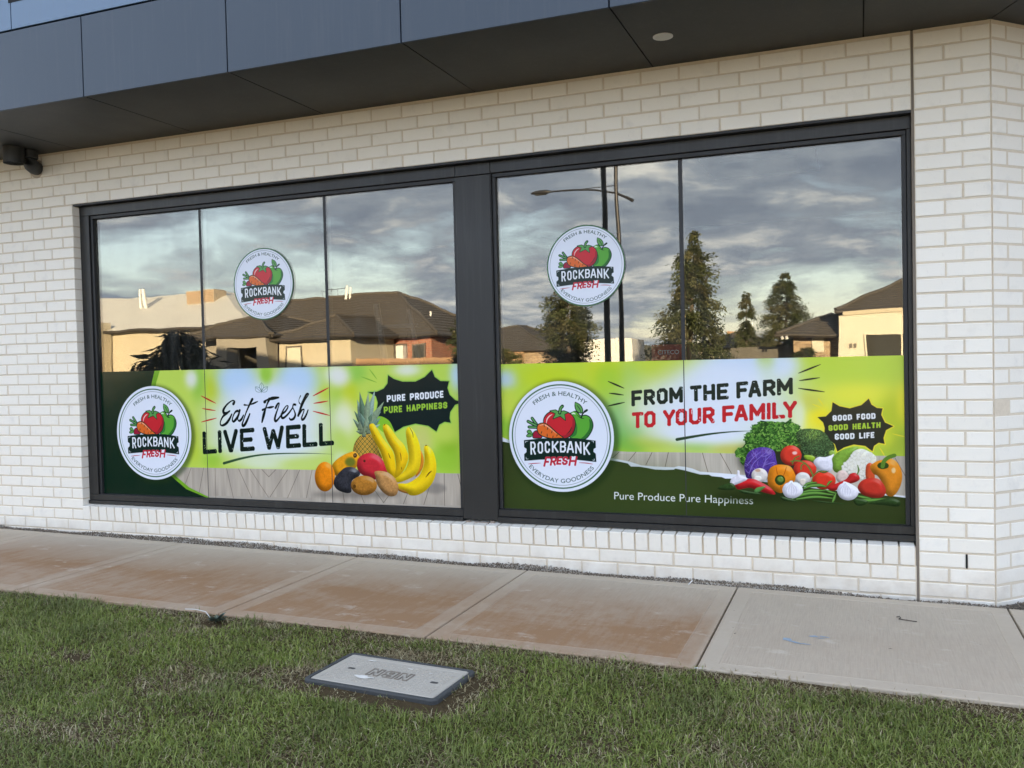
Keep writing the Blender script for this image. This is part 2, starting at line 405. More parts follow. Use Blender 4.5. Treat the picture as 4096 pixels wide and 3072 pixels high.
# canopy: backing, soffit panels, fascia panels
FY = -1.030
can = MB(); can.box((-8.5, FY+.02, TOPZ+.016), (6.90, .0, 3.62)); can.box((-8.5, FY+.02, 3.62), (6.9, .3, 4.50)); can.box((-8.5, -.002, TOPZ+.016), (CORNER-.01, .3, 3.6))
canopy = can.build('canopy', M_VOID, shop)
JX = [-7.25, -6.05, -4.85, -3.66, -2.47, -1.28, -.085, 1.095, 2.250, 3.440, 4.640, 5.855]
gp = .004; MX = (CORNER+.414*-FY)
for a, b in zip(JX[:-1], JX[1:]): MB().box((a+gp, FY+.004, TOPZ), (b-gp, -.001, TOPZ+.013)).build('soffit_panel', M_SOFFIT, canopy)
MB().prism([(JX[-1]+gp, FY+.004), (MX-gp, FY+.004), (CORNER-gp, -.001), (JX[-1]+gp, -.001)], TOPZ, TOPZ+.013).build('soffit_panel', M_SOFFIT, canopy)
dirx, diry = C45, C45; nx, ny = C45, -C45
def sp_(u, o): return (CORNER+dirx*u+nx*o, diry*u+ny*o)
e0 = -.414*-FY
for u0, u1 in ((0, 1.2), (1.2, 2.4), (2.4, 3.4)):
    a0 = u0+gp if u0 else gp; o0 = (u0 if u0 else 0)
    poly = [sp_(a0, .001), sp_(u1-gp, .001), sp_(u1-gp, -FY-.004), sp_(u0+gp+(e0 if u0 == 0 else 0), -FY-.004)]
    MB().prism(poly, TOPZ, TOPZ+.013).build('soffit_panel', M_SOFFIT, canopy)
    pf = [sp_(u0+gp+(e0 if u0 == 0 else 0), -FY+.012), sp_(u1-gp, -FY+.012), sp_(u1-gp, -FY-.003), sp_(u0+gp+(e0 if u0 == 0 else 0), -FY-.003)]
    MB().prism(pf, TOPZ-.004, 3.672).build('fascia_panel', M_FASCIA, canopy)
bp = [sp_(0, 0), sp_(3.4, 0), sp_(3.4, -FY-.02), sp_(e0, -FY-.02)]
MB().prism(bp, TOPZ+.016, 4.5).build('canopy_core', M_VOID, canopy)
FJ = JX+[MX]
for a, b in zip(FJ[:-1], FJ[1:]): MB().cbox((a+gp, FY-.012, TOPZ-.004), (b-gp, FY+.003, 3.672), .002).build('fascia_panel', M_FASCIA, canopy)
UJ = [-8.0+1.21*i for i in range(13)]; UJ = [1.684+1.21*i for i in range(-8, 5)]
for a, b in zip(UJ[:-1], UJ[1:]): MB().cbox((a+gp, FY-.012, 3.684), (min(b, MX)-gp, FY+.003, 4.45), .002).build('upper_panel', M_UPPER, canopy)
MB().box((.455, FY-.0135, 3.862), (.615, FY-.0125, 4.02)).build('vent_slot', M_VOID, canopy)
t_ = [2*math.pi*i/28 for i in range(28)]
mb = MB(); mb.prism([(4.807+.056*math.cos(a), -.505+.056*math.sin(a)) for a in t_], TOPZ-.006, TOPZ-.001); dl = mb.build('downlight', M_WHITE, canopy)
MB().prism([(4.807+.043*math.cos(a), -.505+.043*math.sin(a)) for a in t_], TOPZ-.0075, TOPZ-.0065).build('diffuser', simple('downlight_lens', (.62, .61, .57), .35, .02), canopy)
# building mass behind: keeps the whole frontage in its own shade
mb = MB(); mb.box((-20, .32, 3.2), (9.3, 14, 6.1)); mb.box((-20, .32, -.3), (-3.25, 14, 3.2)); mb.box((9.0, 2.52, -.3), (26, 14, 6.1)); mb.box((6.72, 6.2, -.3), (9.0, 14, 3.2))
mb.add([(-12.5, .6, 6.1), (-5.5, .6, 6.1), (-5.5, 9, 6.1), (-12.5, 9, 6.1), (-12.5, .6, 6.2), (-5.5, .6, 6.2), (-5.5, 9, 6.2), (-12.5, 9, 6.2), (-9, 3, 7.3), (-9, 6.5, 7.3)],
       [(0,1,5,4), (1,2,6,5), (2,3,7,6), (3,0,4,7), (4,5,8), (5,6,9,8), (6,7,9), (7,4,8,9)])
mb.build('main_block', M_UPPER, shop)

# drain elbow out of the soffit and a cylinder spotlight beside it
mb = MB(); mb.tube([(-.452, -.135, TOPZ), (-.452, -.135, 3.105), (-.462, -.125, 3.068), (-.480, -.095, 3.045), (-.505, -.05, 3.038), (-.522, .0, 3.040)], .056, 18)
mb.tube([(-.452, -.135, 3.150), (-.452, -.135, 3.09)], .064, 18)
el = mb.build('drain_elbow', M_PIPE, shop)
MB().tube([(-.5235, .006, 3.040), (-.518, -.012, 3.040)], [.080, .066], 18).build('sealant_collar', simple('pale_sealant', (.50, .42, .33), .8), el)
mb = MB(); cx, cy = -.470, -.265
mb.tube([(cx, cy, TOPZ), (cx, cy, 3.028)], .078, 24, caps=False); mb.tube([(cx, cy, 3.026), (cx, cy, 3.05)], [.076, .066], 24, caps=False)
sl = mb.build('spotlight_can', M_PIPE, shop); MB().prism([(cx+.067*math.cos(a), cy+.067*math.sin(a)) for a in t_], 3.044, 3.048).build('lens', simple('grey_lens', (.10, .11, .12), .2, .02), sl)
# ---------------------------------------------------------------- ground
def sheet(name, x0, x1, y0, y1, mat, dz=0.0, tilt=True, nx=1, ny=1, **kw):
    xs = np.linspace(x0, x1, nx+1); ys = np.linspace(y0, y1, ny+1); vs = []; fs = []
    for y in ys:
        for x in xs: vs.append((x, y, (ground_z(x) if tilt else 0)+dz))
    for j in range(ny):
        for i in range(nx): a = j*(nx+1)+i; fs.append((a, a+1, a+nx+2, a+nx+1))
    o = MB().add(vs, fs).build(name, mat, **kw); return o
M_DRY = simple('dry_verge', (.30, .22, .11), .95, .25, .6)
sheet('ground', -1500, 1500, -1500, 400, M_DRY, -.55, False, kind='structure')
def lawn_h(x, y): return ground_z(x)-.014+.018*(vnoise(x, y, .45, 5)-.5)-.010*np.exp(-((x-3.85)**2/.20+(y+2.40)**2/.006))-.02*np.exp(-((x-2.6)**2/.008+(y+1.735)**2/.003))
def build_lawn():
    xs = np.concatenate([np.linspace(-12, .4, 25), np.linspace(.5, 7, 131), np.linspace(7.1, 20, 26)]); ys = np.concatenate([np.linspace(-9, -3.9, 16), np.linspace(-3.8, -1.56, 60)])
    X, Y = np.meshgrid(xs, ys); Zh = lawn_h(X, Y); n = len(xs)
    vs = np.stack([X.ravel(), Y.ravel(), Zh.ravel()], 1); fs = [(j*n+i, j*n+i+1, (j+1)*n+i+1, (j+1)*n+i) for j in range(len(ys)-1) for i in range(n-1)]
    MB().add(vs, fs, 0, True).build('lawn', M_SOIL, kind='structure')
build_lawn()
M_ROAD = simple('asphalt', (.050, .049, .048), .9, .12, 2.0, .4, 0, 120)
sheet('road', -120, 120, -17.5, -9.6, M_ROAD, -.30, False, kind='structure')
kb = MB(); kb.box((-120, -9.6, -.5), (120, -9.3, -.17)); kb.box((-120, -17.8, -.5), (120, -17.5, -.17)); kb.build('kerb', simple('kerb_concrete', (.36, .35, .33), .9), kind='structure')
sheet('far_verge', -140, 140, -60, -17.8, M_DRY, -.19, False, kind='structure')

# footpath slabs, 1.3 to 1.5 m long, laid on a darker bed
SX = [-3.4, -1.92, -.45, .965, 2.505, 3.775, 5.115, 6.540, 7.95, 9.4]
bedm = MB(); bedm.box((-3.6, -1.58, -.30), (9.6, -.14, -.12))
path = sheet('footpath', -3.6, 9.6, -1.582, -.142, mat_soil('joint_dirt', (.06, .045, .035), (.11, .085, .065), 40), -.028, kind='structure')
def slab(x0, x1, y0, y1):
    b, gr, t = .085, .0025, .10; r = .006
    m_ = MB()
    zz = lambda x, d: ground_z(x)+d
    def ring(i, d): return [(x0+i, y0+i, zz(x0+i, d)), (x1-i, y0+i, zz(x1-i, d)), (x1-i, y1-i, zz(x1-i, d)), (x0+i, y1-i, zz(x0+i, d))]
    rings = [ring(0, -t), ring(0, -r), ring(r*.35, -r*.3), ring(r, 0), ring(b, 0), ring(b+.004, -gr), ring(b+.010, -gr*.2)]
    vs = [v for q in rings for v in q]; fs = []; 
    for i in range(len(rings)-1):
        for k in range(4): fs.append((i*4+k, i*4+(k+1) % 4, (i+1)*4+(k+1) % 4, (i+1)*4+k))
    m_.add(vs, fs, 0); m_.add(rings[-1], [(0, 1, 2, 3)], 1)
    return m_.build('slab', [M_BORDER, M_SLAB], path)
slabs = [slab(a+.0045, b-.0045, -1.592, -.128) for a, b in zip(SX[:-1], SX[1:])]
def splat(name, cx, cy, rx, ry, mat, parent, ang=0, n=22, dz=.004, seed=0):
    r_ = random.Random(seed); pts = []
    for i in range(n):
        a = 2*math.pi*i/n; q = 1+r_.uniform(-.28, .28); x = rx*q*math.cos(a); y = ry*q*math.sin(a)
        X, Y = cx+x*math.cos(ang)-y*math.sin(ang), cy+x*math.sin(ang)+y*math.cos(ang); pts.append((X, Y, ground_z(X)+dz))
    return MB().add(pts, [tuple(range(n))]).build(name, mat, parent)
M_BLUE = simple('faded_blue_chalk', (.27, .33, .385), .95, .1, 60)
for i, (x, y, rx, ry, a) in enumerate([(5.465, -1.052, .018, .022, .3), (5.50, -1.085, .034, .010, -.5), (5.545, -1.10, .030, .006, .05), (5.585, -.965, .022, .012, .2), (5.635, -.958, .026, .007, -.2), (5.62, -.985, .020, .005, .2)]):
    splat('paint_mark', x, y, rx, ry, M_BLUE, slabs[6], a, 18, .0012, i)

# gravel along the foot of the wall
def build_gravel():
    N = 24000; r_ = np.random.default_rng(4)
    x = r_.uniform(-3.2, 8.2, N); w = r_.random(N)
    y0 = np.where(x < 6.5, -.006, np.minimum((x-6.5)-.01, .9)); y = y0-w*(np.where(x < 6.5, .135, .135+(x-6.5)*0))
    y = np.where(x >= 6.5, -.13+r_.random(N)*(y0+.12), y)
    keep = y < y0; x, y, w = x[keep], y[keep], w[keep]; N = len(x)
    h = ground_z(x)-.020-.005*np.clip(x-3, 0, 4)+.024*(1-w)*vnoise(x, y, .3, 3)*1.4+r_.uniform(-.004, .006, N); s = r_.uniform(.0026, .0066, N)
    oc = np.array([(1,0,0),(-.5,.87,0),(-.5,-.87,0),(.1,0,.8),(0,.1,-.8)], float)
    V = np.repeat(oc[None], N, 0)*(1+r_.uniform(-.35, .35, (N, 5, 3)))
    an = r_.uniform(0, 6.28, N); ca, sa = np.cos(an)[:, None], np.sin(an)[:, None]
    V = np.stack([V[..., 0]*ca-V[..., 1]*sa, V[..., 0]*sa+V[..., 1]*ca, V[..., 2]], -1)*s[:, None, None]+np.stack([x, y, h], 1)[:, None]
    F = np.array([(0,1,3),(1,2,3),(2,0,3),(1,0,4),(2,1,4),(0,2,4)]); F = (F[None]+np.arange(N)[:, None, None]*5).reshape(-1, 3)
    pal = np.array([(.19,.15,.11),(.27,.22,.165),(.115,.09,.068),(.36,.30,.23),(.23,.17,.115),(.46,.40,.32)])
    c = pal[r_.choice(6, N, p=[.3,.25,.22,.1,.1,.03])]*r_.uniform(.85, 1.15, (N, 1))
    raw_mesh('gravel', V.reshape(-1, 3), F, np.repeat(c, 5, 0), mat_attr('gravel_stone', .85, .25), kind='stuff')
def raw_mesh(name, V, F, C, mat, parent=None, **kw):
    me = bpy.data.meshes.new(name); k = F.shape[1]
    me.vertices.add(len(V)); me.vertices.foreach_set('co', V.astype(np.float32).ravel())
    me.loops.add(F.size); me.loops.foreach_set('vertex_index', F.astype(np.int32).ravel())
    me.polygons.add(len(F)); me.polygons.foreach_set('loop_start', np.arange(0, F.size, k, dtype=np.int32)); me.polygons.foreach_set('loop_total', np.full(len(F), k, dtype=np.int32))
    if C is not None:
        a = me.color_attributes.new('tint', 'FLOAT_COLOR', 'POINT'); a.data.foreach_set('color', np.concatenate([C, np.ones((len(C), 1))], 1).astype(np.float32).ravel())
    me.materials.append(mat); me.update(calc_edges=True)
    o = bpy.data.objects.new(name, me); link(o, parent); return prop(o, **kw)
build_gravel()
sheet('gravel_bed', -3.3, 8.3, -.14, .01, mat_soil('gravel_bed', (.10, .085, .07), (.20, .18, .15), 60), -.040, kind='structure')
sheet('apron', 6.4, 9.4, .0, 3.4, mat_soil('apron_dirt', (.10, .085, .07), (.20, .18, .15), 60), -.03, kind='structure')

# grass: separate blades, green with straw-dry patches
PIT = np.array([3.878, -2.134])
def build_grass():
    r_ = np.random.default_rng(8)
    def pts(N, x0, x1, y0, y1): return r_.uniform(x0, x1, N), r_.uniform(y0, y1, N)
    ax, ay = pts(330000, .2, 7.4, -3.75, -1.575); bx, by = pts(60000, -9, 16, -8.5, -1.6)
    x, y = np.concatenate([ax, bx]), np.concatenate([ay, by])
    dense = vnoise(x, y, .11, 21)*.6+vnoise(x, y, .34, 22)*.4
    pu, pv = (x-PIT[0])/.335, (y-PIT[1])/.205
    inpit = (np.abs(pu) < .985) & (np.abs(pv) < .95)
    bare = np.exp(-((x-3.86)**2/.12+(y+2.375)**2/.0028))*.85*(.45+.9*vnoise(x, y, .05, 77))+np.exp(-((x-4.16)**2/.014+(y+2.34)**2/.012))*.9+np.exp(-((x-4.28)**2/.006+(y+2.13)**2/.03))*.6+np.exp(-((x-3.5)**2/.006+(y+2.25)**2/.012))*.6+np.exp(-((x-2.60)**2/.010+(y+1.735)**2/.004))+np.exp(-((x-2.345)**2/.004+(y+2.397)**2/.0025))*1.0+np.exp(-((x-3.30)**2/.01+(y+2.28)**2/.006))*.5
    edge = np.clip(1-(-1.60-y)/.13, 0, 1)*vnoise(x, y, .16, 31)
    keep = (~inpit) & (r_.random(len(x)) < np.clip(.35+1.1*dense, 0, 1)*np.clip(1-bare*1.3, 0, 1)*np.clip(1.15-edge*1.1, .15, 1))
    x, y = x[keep], y[keep]; N = len(x)
    bare, edge = bare[keep], edge[keep]
    patch = vnoise(x, y, .5, 41)*.55+vnoise(x, y, .17, 42)*.45
    dryf = np.clip((patch-.50)*2.0, 0, .62)+np.clip(edge*1.6, 0, .9)*(x > 2.4)+np.clip(edge*.5, 0, .3)+np.clip(bare*1.8, 0, .8)+np.exp(-((x-3.9)**2/.25+(y+1.86)**2/.012))*.55+.14
    dry = r_.random(N) < dryf
    L_ = r_.uniform(.020, .056, N)*(.75+.5*vnoise(x, y, .25, 51)); L_ = np.where(dry, L_*.8, L_)
    lean = np.clip(r_.normal(1.12, .42, N), .1, 1.75); lean = np.where(dry, lean+.25, lean)
    az = r_.uniform(0, 2*np.pi, N); W = r_.uniform(.0011, .0023, N)
    d = np.stack([np.cos(az), np.sin(az)], 1); n = np.stack([-d[:, 1], d[:, 0]], 1)
    base = np.stack([x, y, lawn_h(x, y)-.003], 1)
    def at(t, l): 
        h = L_*t; a = lean*l
        return base+np.concatenate([d*(h*np.sin(a))[:, None], (h*np.cos(a))[:, None]], 1)
    m_ = at(.55, .75); tp = at(1.0, 1.1); tw = r_.uniform(-.3, .3, N)
    side = np.concatenate([n, tw[:, None]], 1)*W[:, None]
    V = np.stack([base-side, base+side, m_+side*.85, m_-side*.85, tp], 1)
    g = np.array([(.142,.178,.030),(.190,.222,.044),(.102,.140,.023),(.268,.275,.092),(.166,.198,.041)])[r_.choice(5, N, p=[.3,.27,.2,.13,.1])]
    s_ = np.array([(.34,.275,.145),(.27,.21,.11),(.43,.37,.22),(.20,.145,.08)])[r_.choice(4, N)]
    c = np.where(dry[:, None], s_, g*(.8+.5*vnoise(x, y, .3, 61))[:, None]*np.array([1, 1, 1]))*r_.uniform(.8, 1.2, (N, 1))
    yel = np.clip((vnoise(x, y, .4, 71)-.55)*3, 0, 1)[:, None]; c = np.where(dry[:, None], c, c*(1-yel*.5)+np.array([(.13, .145, .045)])*yel*.5)
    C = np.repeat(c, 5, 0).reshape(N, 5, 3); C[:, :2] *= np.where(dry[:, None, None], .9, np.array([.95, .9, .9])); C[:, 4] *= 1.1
    o = np.arange(N)[:, None]*5
    F = np.concatenate([o+np.array([[0, 1, 2]]), o+np.array([[0, 2, 3]]), o+np.array([[3, 2, 4]])], 0)
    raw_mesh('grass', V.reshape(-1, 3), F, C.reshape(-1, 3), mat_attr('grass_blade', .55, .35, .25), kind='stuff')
build_grass()

# ---------------------------------------------------------------- service pit in the lawn
def build_pit():
    ang = math.atan2(-.035, .65); z0 = ground_z(PIT[0])-.030
    root = thing('pit_cover', 'grey concrete service pit lid in a raised black frame set in the lawn', 'pit cover', (PIT[0], PIT[1], z0))
    ca, sa = math.cos(ang), math.sin(ang)
    HX, HY = .332, .190
    def T(u, v, h): return (PIT[0]+u*ca-v*sa, PIT[1]+u*sa+v*ca, z0+h+SL*u)
    def rr(hx, hy, r, n=5):
        o = []
        for sx, sy, a0 in ((1, 1, 0), (-1, 1, 90), (-1, -1, 180), (1, -1, 270)):
            for k in range(n): a = math.radians(a0+90*k/(n-1)); o.append((sx*(hx-r)+r*math.cos(a), sy*(hy-r)+r*math.sin(a)))
        return o
    def loft(levels, mi=0, cap=True):
        m_ = MB(); n = len(levels[0][0]); vs = []; fs = []
        for lp, h in levels: vs += [T(u, v, h) for u, v in lp]
        for i in range(len(levels)-1):
            for k in range(n): fs.append((i*n+k, i*n+(k+1) % n, (i+1)*n+(k+1) % n, (i+1)*n+k))
        if cap: fs.append(tuple((len(levels)-1)*n+k for k in range(n)))
        return m_.add(vs, fs, mi)
    fm = mat_metal('pit_plastic', (.030, .031, .031), (.060, .060, .058), .75, 14)
    b = .023
    loft([(rr(HX-.01, HY-.01, .03), -.06), (rr(HX, HY, .032), .012), (rr(HX, HY, .032), .030), (rr(HX-.004, HY-.004, .03), .036), (rr(HX-b+.003, HY-b+.003, .016), .036), (rr(HX-b, HY-b, .014), .033), (rr(HX-b, HY-b, .014), .0)], cap=False).build('pit_frame', fm, root)
    t = NT('pit_concrete'); P = t.pos(); c = t.mix(t.noise(P, 9, 6, .62), (.345, .305, .25), (.44, .395, .33))
    c = t.mix(t.math('MULTIPLY', t.mapr(t.noise(P, 18, 5, .7), .50, .75), .35), c, (.30, .255, .20)); c = t.mix(t.mapr(t.noise(P, 150, 3, .6), .66, .75, 0, .5), c, (.2, .18, .15))
    t.set(Base_Color=c, Roughness=.9, Specular_IOR_Level=.2); t.bump(t.noise(P, 160, 5, .7), .5, .003)
    hx, hy = HX-b-.003, HY-b-.003
    lid = loft([(rr(hx, hy, .012), 0.0), (rr(hx, hy, .012), .033), (rr(hx-.004, hy-.004, .010), .036), (rr(hx-.03, hy-.026, .006), .036), (rr(hx-.032, hy-.028, .006), .0345)]).build('pit_lid', t.mat, root)
    # raised chequer lugs
    m_ = MB(); i = 0
    for a in np.arange(-hx+.045, hx-.04, .021):
        i += 1; j = 0
        for v in np.arange(-hy+.040, hy-.036, .021):
            j += 1
            if abs(a) < .125 and abs(v+.003) < .046: continue
            if math.hypot(a+.205, v-.005) < .035 or math.hypot(a-.226, v+.010) < .035: continue
            th = math.radians(45 if (i+j) % 2 else -45); l, w = .0085, .0030
            q = [(l*s1*math.cos(th)-w*s2*math.sin(th), l*s1*math.sin(th)+w*s2*math.cos(th)) for s1, s2 in ((-1, -1), (1, -1), (1, 1), (-1, 1))]
            vs = [T(a+x, v+y, .0344) for x, y in q]+[T(a+x*.75, v+y*.6, .0372) for x, y in q]
            m_.add(vs, [(0, 1, 5, 4), (1, 2, 6, 5), (2, 3, 7, 6), (3, 0, 4, 7), (4, 5, 6, 7)])
    m_.build('tread_lugs', t.mat, lid, kind='stuff')
    # NBN in outlined letters, facing the shop
    def bar(m_, p, q, w=.0019):
        d = Vector((q[0]-p[0], q[1]-p[1])); l = d.length; d /= l; n = Vector((-d.y, d.x))*w
        p = Vector(p)-d*w*.6; q = Vector(q)+d*w*.6
        qd = [p-n, q-n, q+n, p+n]; m_.add([T(x, y, .0344) for x, y in qd]+[T(x, y, .0385) for x, y in qd], [(0, 1, 5, 4), (1, 2, 6, 5), (2, 3, 7, 6), (3, 0, 4, 7), (4, 5, 6, 7)])
    m_ = MB(); W_, H_ = .058, .074
    out = {'N': [[(0,0),(0,1),(.32,1),(.68,.45),(.68,1),(1,1),(1,0),(.68,0),(.32,.55),(.32,0),(0,0)]], 'B': [[(0,0),(0,1),(.75,1),(.98,.82),(.98,.66),(.82,.52),(1,.38),(1,.18),(.78,0),(0,0)], [(.32,.62),(.32,.8),(.62,.8),(.62,.62),(.32,.62)], [(.32,.2),(.32,.4),(.64,.4),(.64,.2),(.32,.2)]]}
    for k, ch in enumerate('NBN'):
        for pl in out[ch]:
            pp = [(.104-k*.074-u*W_, .034-v*H_) for u, v in pl]
            for a, b_ in zip(pp[:-1], pp[1:]): bar(m_, a, b_)
    m_.build('raised_letters', simple('letter_dirt', (.22, .185, .145), .9), lid)
    dk = simple('key_slot', (.05, .045, .04), .9)
    for u, v in ((-.205, .005), (.226, -.010)):
        s_ = [(u+x, v+y) for x, y in ((-.018, -.006), (-.012, -.0095), (.012, -.0095), (.018, -.006), (.018, .006), (.012, .0095), (-.012, .0095), (-.018, .006))]
        MB().add([T(x, y, .0352) for x, y in s_], [tuple(range(8))]).build('key_slot', dk, lid)
    wm = simple('white_spatter', (.62, .58, .52), .9)
    for u, v, r1, r2, sd in ((-.095, -.072, .044, .014, 2), (-.17, .118, .02, .005, 6), (.05, .09, .016, .004, 7), (.16, .075, .010, .004, 8)):
        r_ = random.Random(sd); p = []
        for k in range(20): a = 2*math.pi*k/20; q = 1+r_.uniform(-.35, .35); p.append(T(u+r1*q*math.cos(a), v+r2*q*math.sin(a), .0376))
        MB().add(p, [tuple(range(20))]).build('mortar_splash', wm, lid)
build_pit()

# ---------------------------------------------------------------- litter on the path and in the grass
def bent_strip(name, label, cat, pts, w, mat):
    o = MB().tube([(x, y, ground_z(x)+z) for x, y, z in pts], w, 6).build(name, mat); return prop(o, label, cat)
M_PALE = simple('pale_plastic', (.66, .64, .60), .6)
o = MB().add([(4.829, -.178, ground_z(4.83)+.004), (4.835, -.185, ground_z(4.83)+.003), (4.850, -.128, ground_z(4.84)+.016), (4.843, -.124, ground_z(4.84)+.018), (4.832, -.178, ground_z(4.83)+.007), (4.846, -.126, ground_z(4.84)+.020)], [(0, 1, 2, 3), (0, 4, 1), (4, 5, 2, 1), (0, 3, 5, 4)]).build('plastic_strip', M_PALE)
prop(o, 'thin white plastic strip lying where the gravel meets the path', 'litter')
bent_strip('twig', 'thin curled dark twig lying on the pale grey path slab', 'twig', [(5.975, -.505, .005), (5.99, -.49, .006), (5.995, -.515, .005), (5.985, -.535, .004), (6.02, -.548, .005), (6.07, -.555, .004)], .0022, simple('twig_bark', (.035, .028, .022), .9))
bent_strip('white_twine', 'length of white twine along the grass edge of the path', 'twine', [(2.30, -1.615, .012), (2.38, -1.625, .02), (2.47, -1.65, .022), (2.54, -1.70, .012)], .0022, M_PALE)
M_LEAF = simple('weed_leaf', (.075, .105, .075), .6)
def leafclump(name, label, cat, x, y, n, size, mat, seed):
    r_ = random.Random(seed); root = thing(name, label, cat, (x, y, ground_z(x)-.015)); m_ = MB()
    for i in range(n):
        a = r_.uniform(0, 6.28); l = size*r_.uniform(.5, 1); w = l*.26; el = r_.uniform(.15, .7)
        d = Vector((math.cos(a)*math.cos(el), math.sin(a)*math.cos(el), math.sin(el))); s_ = Vector((-math.sin(a), math.cos(a), 0))*w
        b = Vector((x+r_.uniform(-.012, .012), y+r_.uniform(-.012, .012), ground_z(x)-.01)); md = b+d*l*.55+Vector((0, 0, l*.1)); tp = b+d*l
        m_.add([b, md+s_, tp, md-s_], [(0, 1, 2, 3)])
    m_.build('leaves', mat, root, kind='stuff'); MB().tube([(x, y, ground_z(x)-.03), (x, y, ground_z(x)+.01)], .003, 6).build('stem', mat, root)
leafclump('weed', 'small blue green weed at the path edge beside the white twine', 'weed', 2.565, -1.685, 22, .07, M_LEAF, 3)
for i, (x, y, a, lb) in enumerate([(5.13, -1.615, .3, 'pale dry leaf on the grass below the path joint'), (5.22, -1.06, 1.2, 'tiny dark leaf fragment on the path near the blue chalk marks'), (5.93, -1.06, .1, 'small dark leaf on the grey slab right of the blue chalk marks')]):
    c_, s_ = math.cos(a), math.sin(a); q = [(-.02, 0), (-.005, .006), (.015, .003), (.022, -.002), (.004, -.006)] if i == 0 else [(-.010, 0), (0, .004), (.011, 0), (0, -.004)]
    o = MB().add([(x+u*c_-v*s_, y+u*s_+v*c_, ground_z(x)+.006+.25*abs(v)) for u, v in q], [tuple(range(len(q)))]).build('dry_leaf', M_PALE if i == 0 else simple('dark_leaf', (.05, .04, .03), .9)); prop(o, lb, 'leaf')
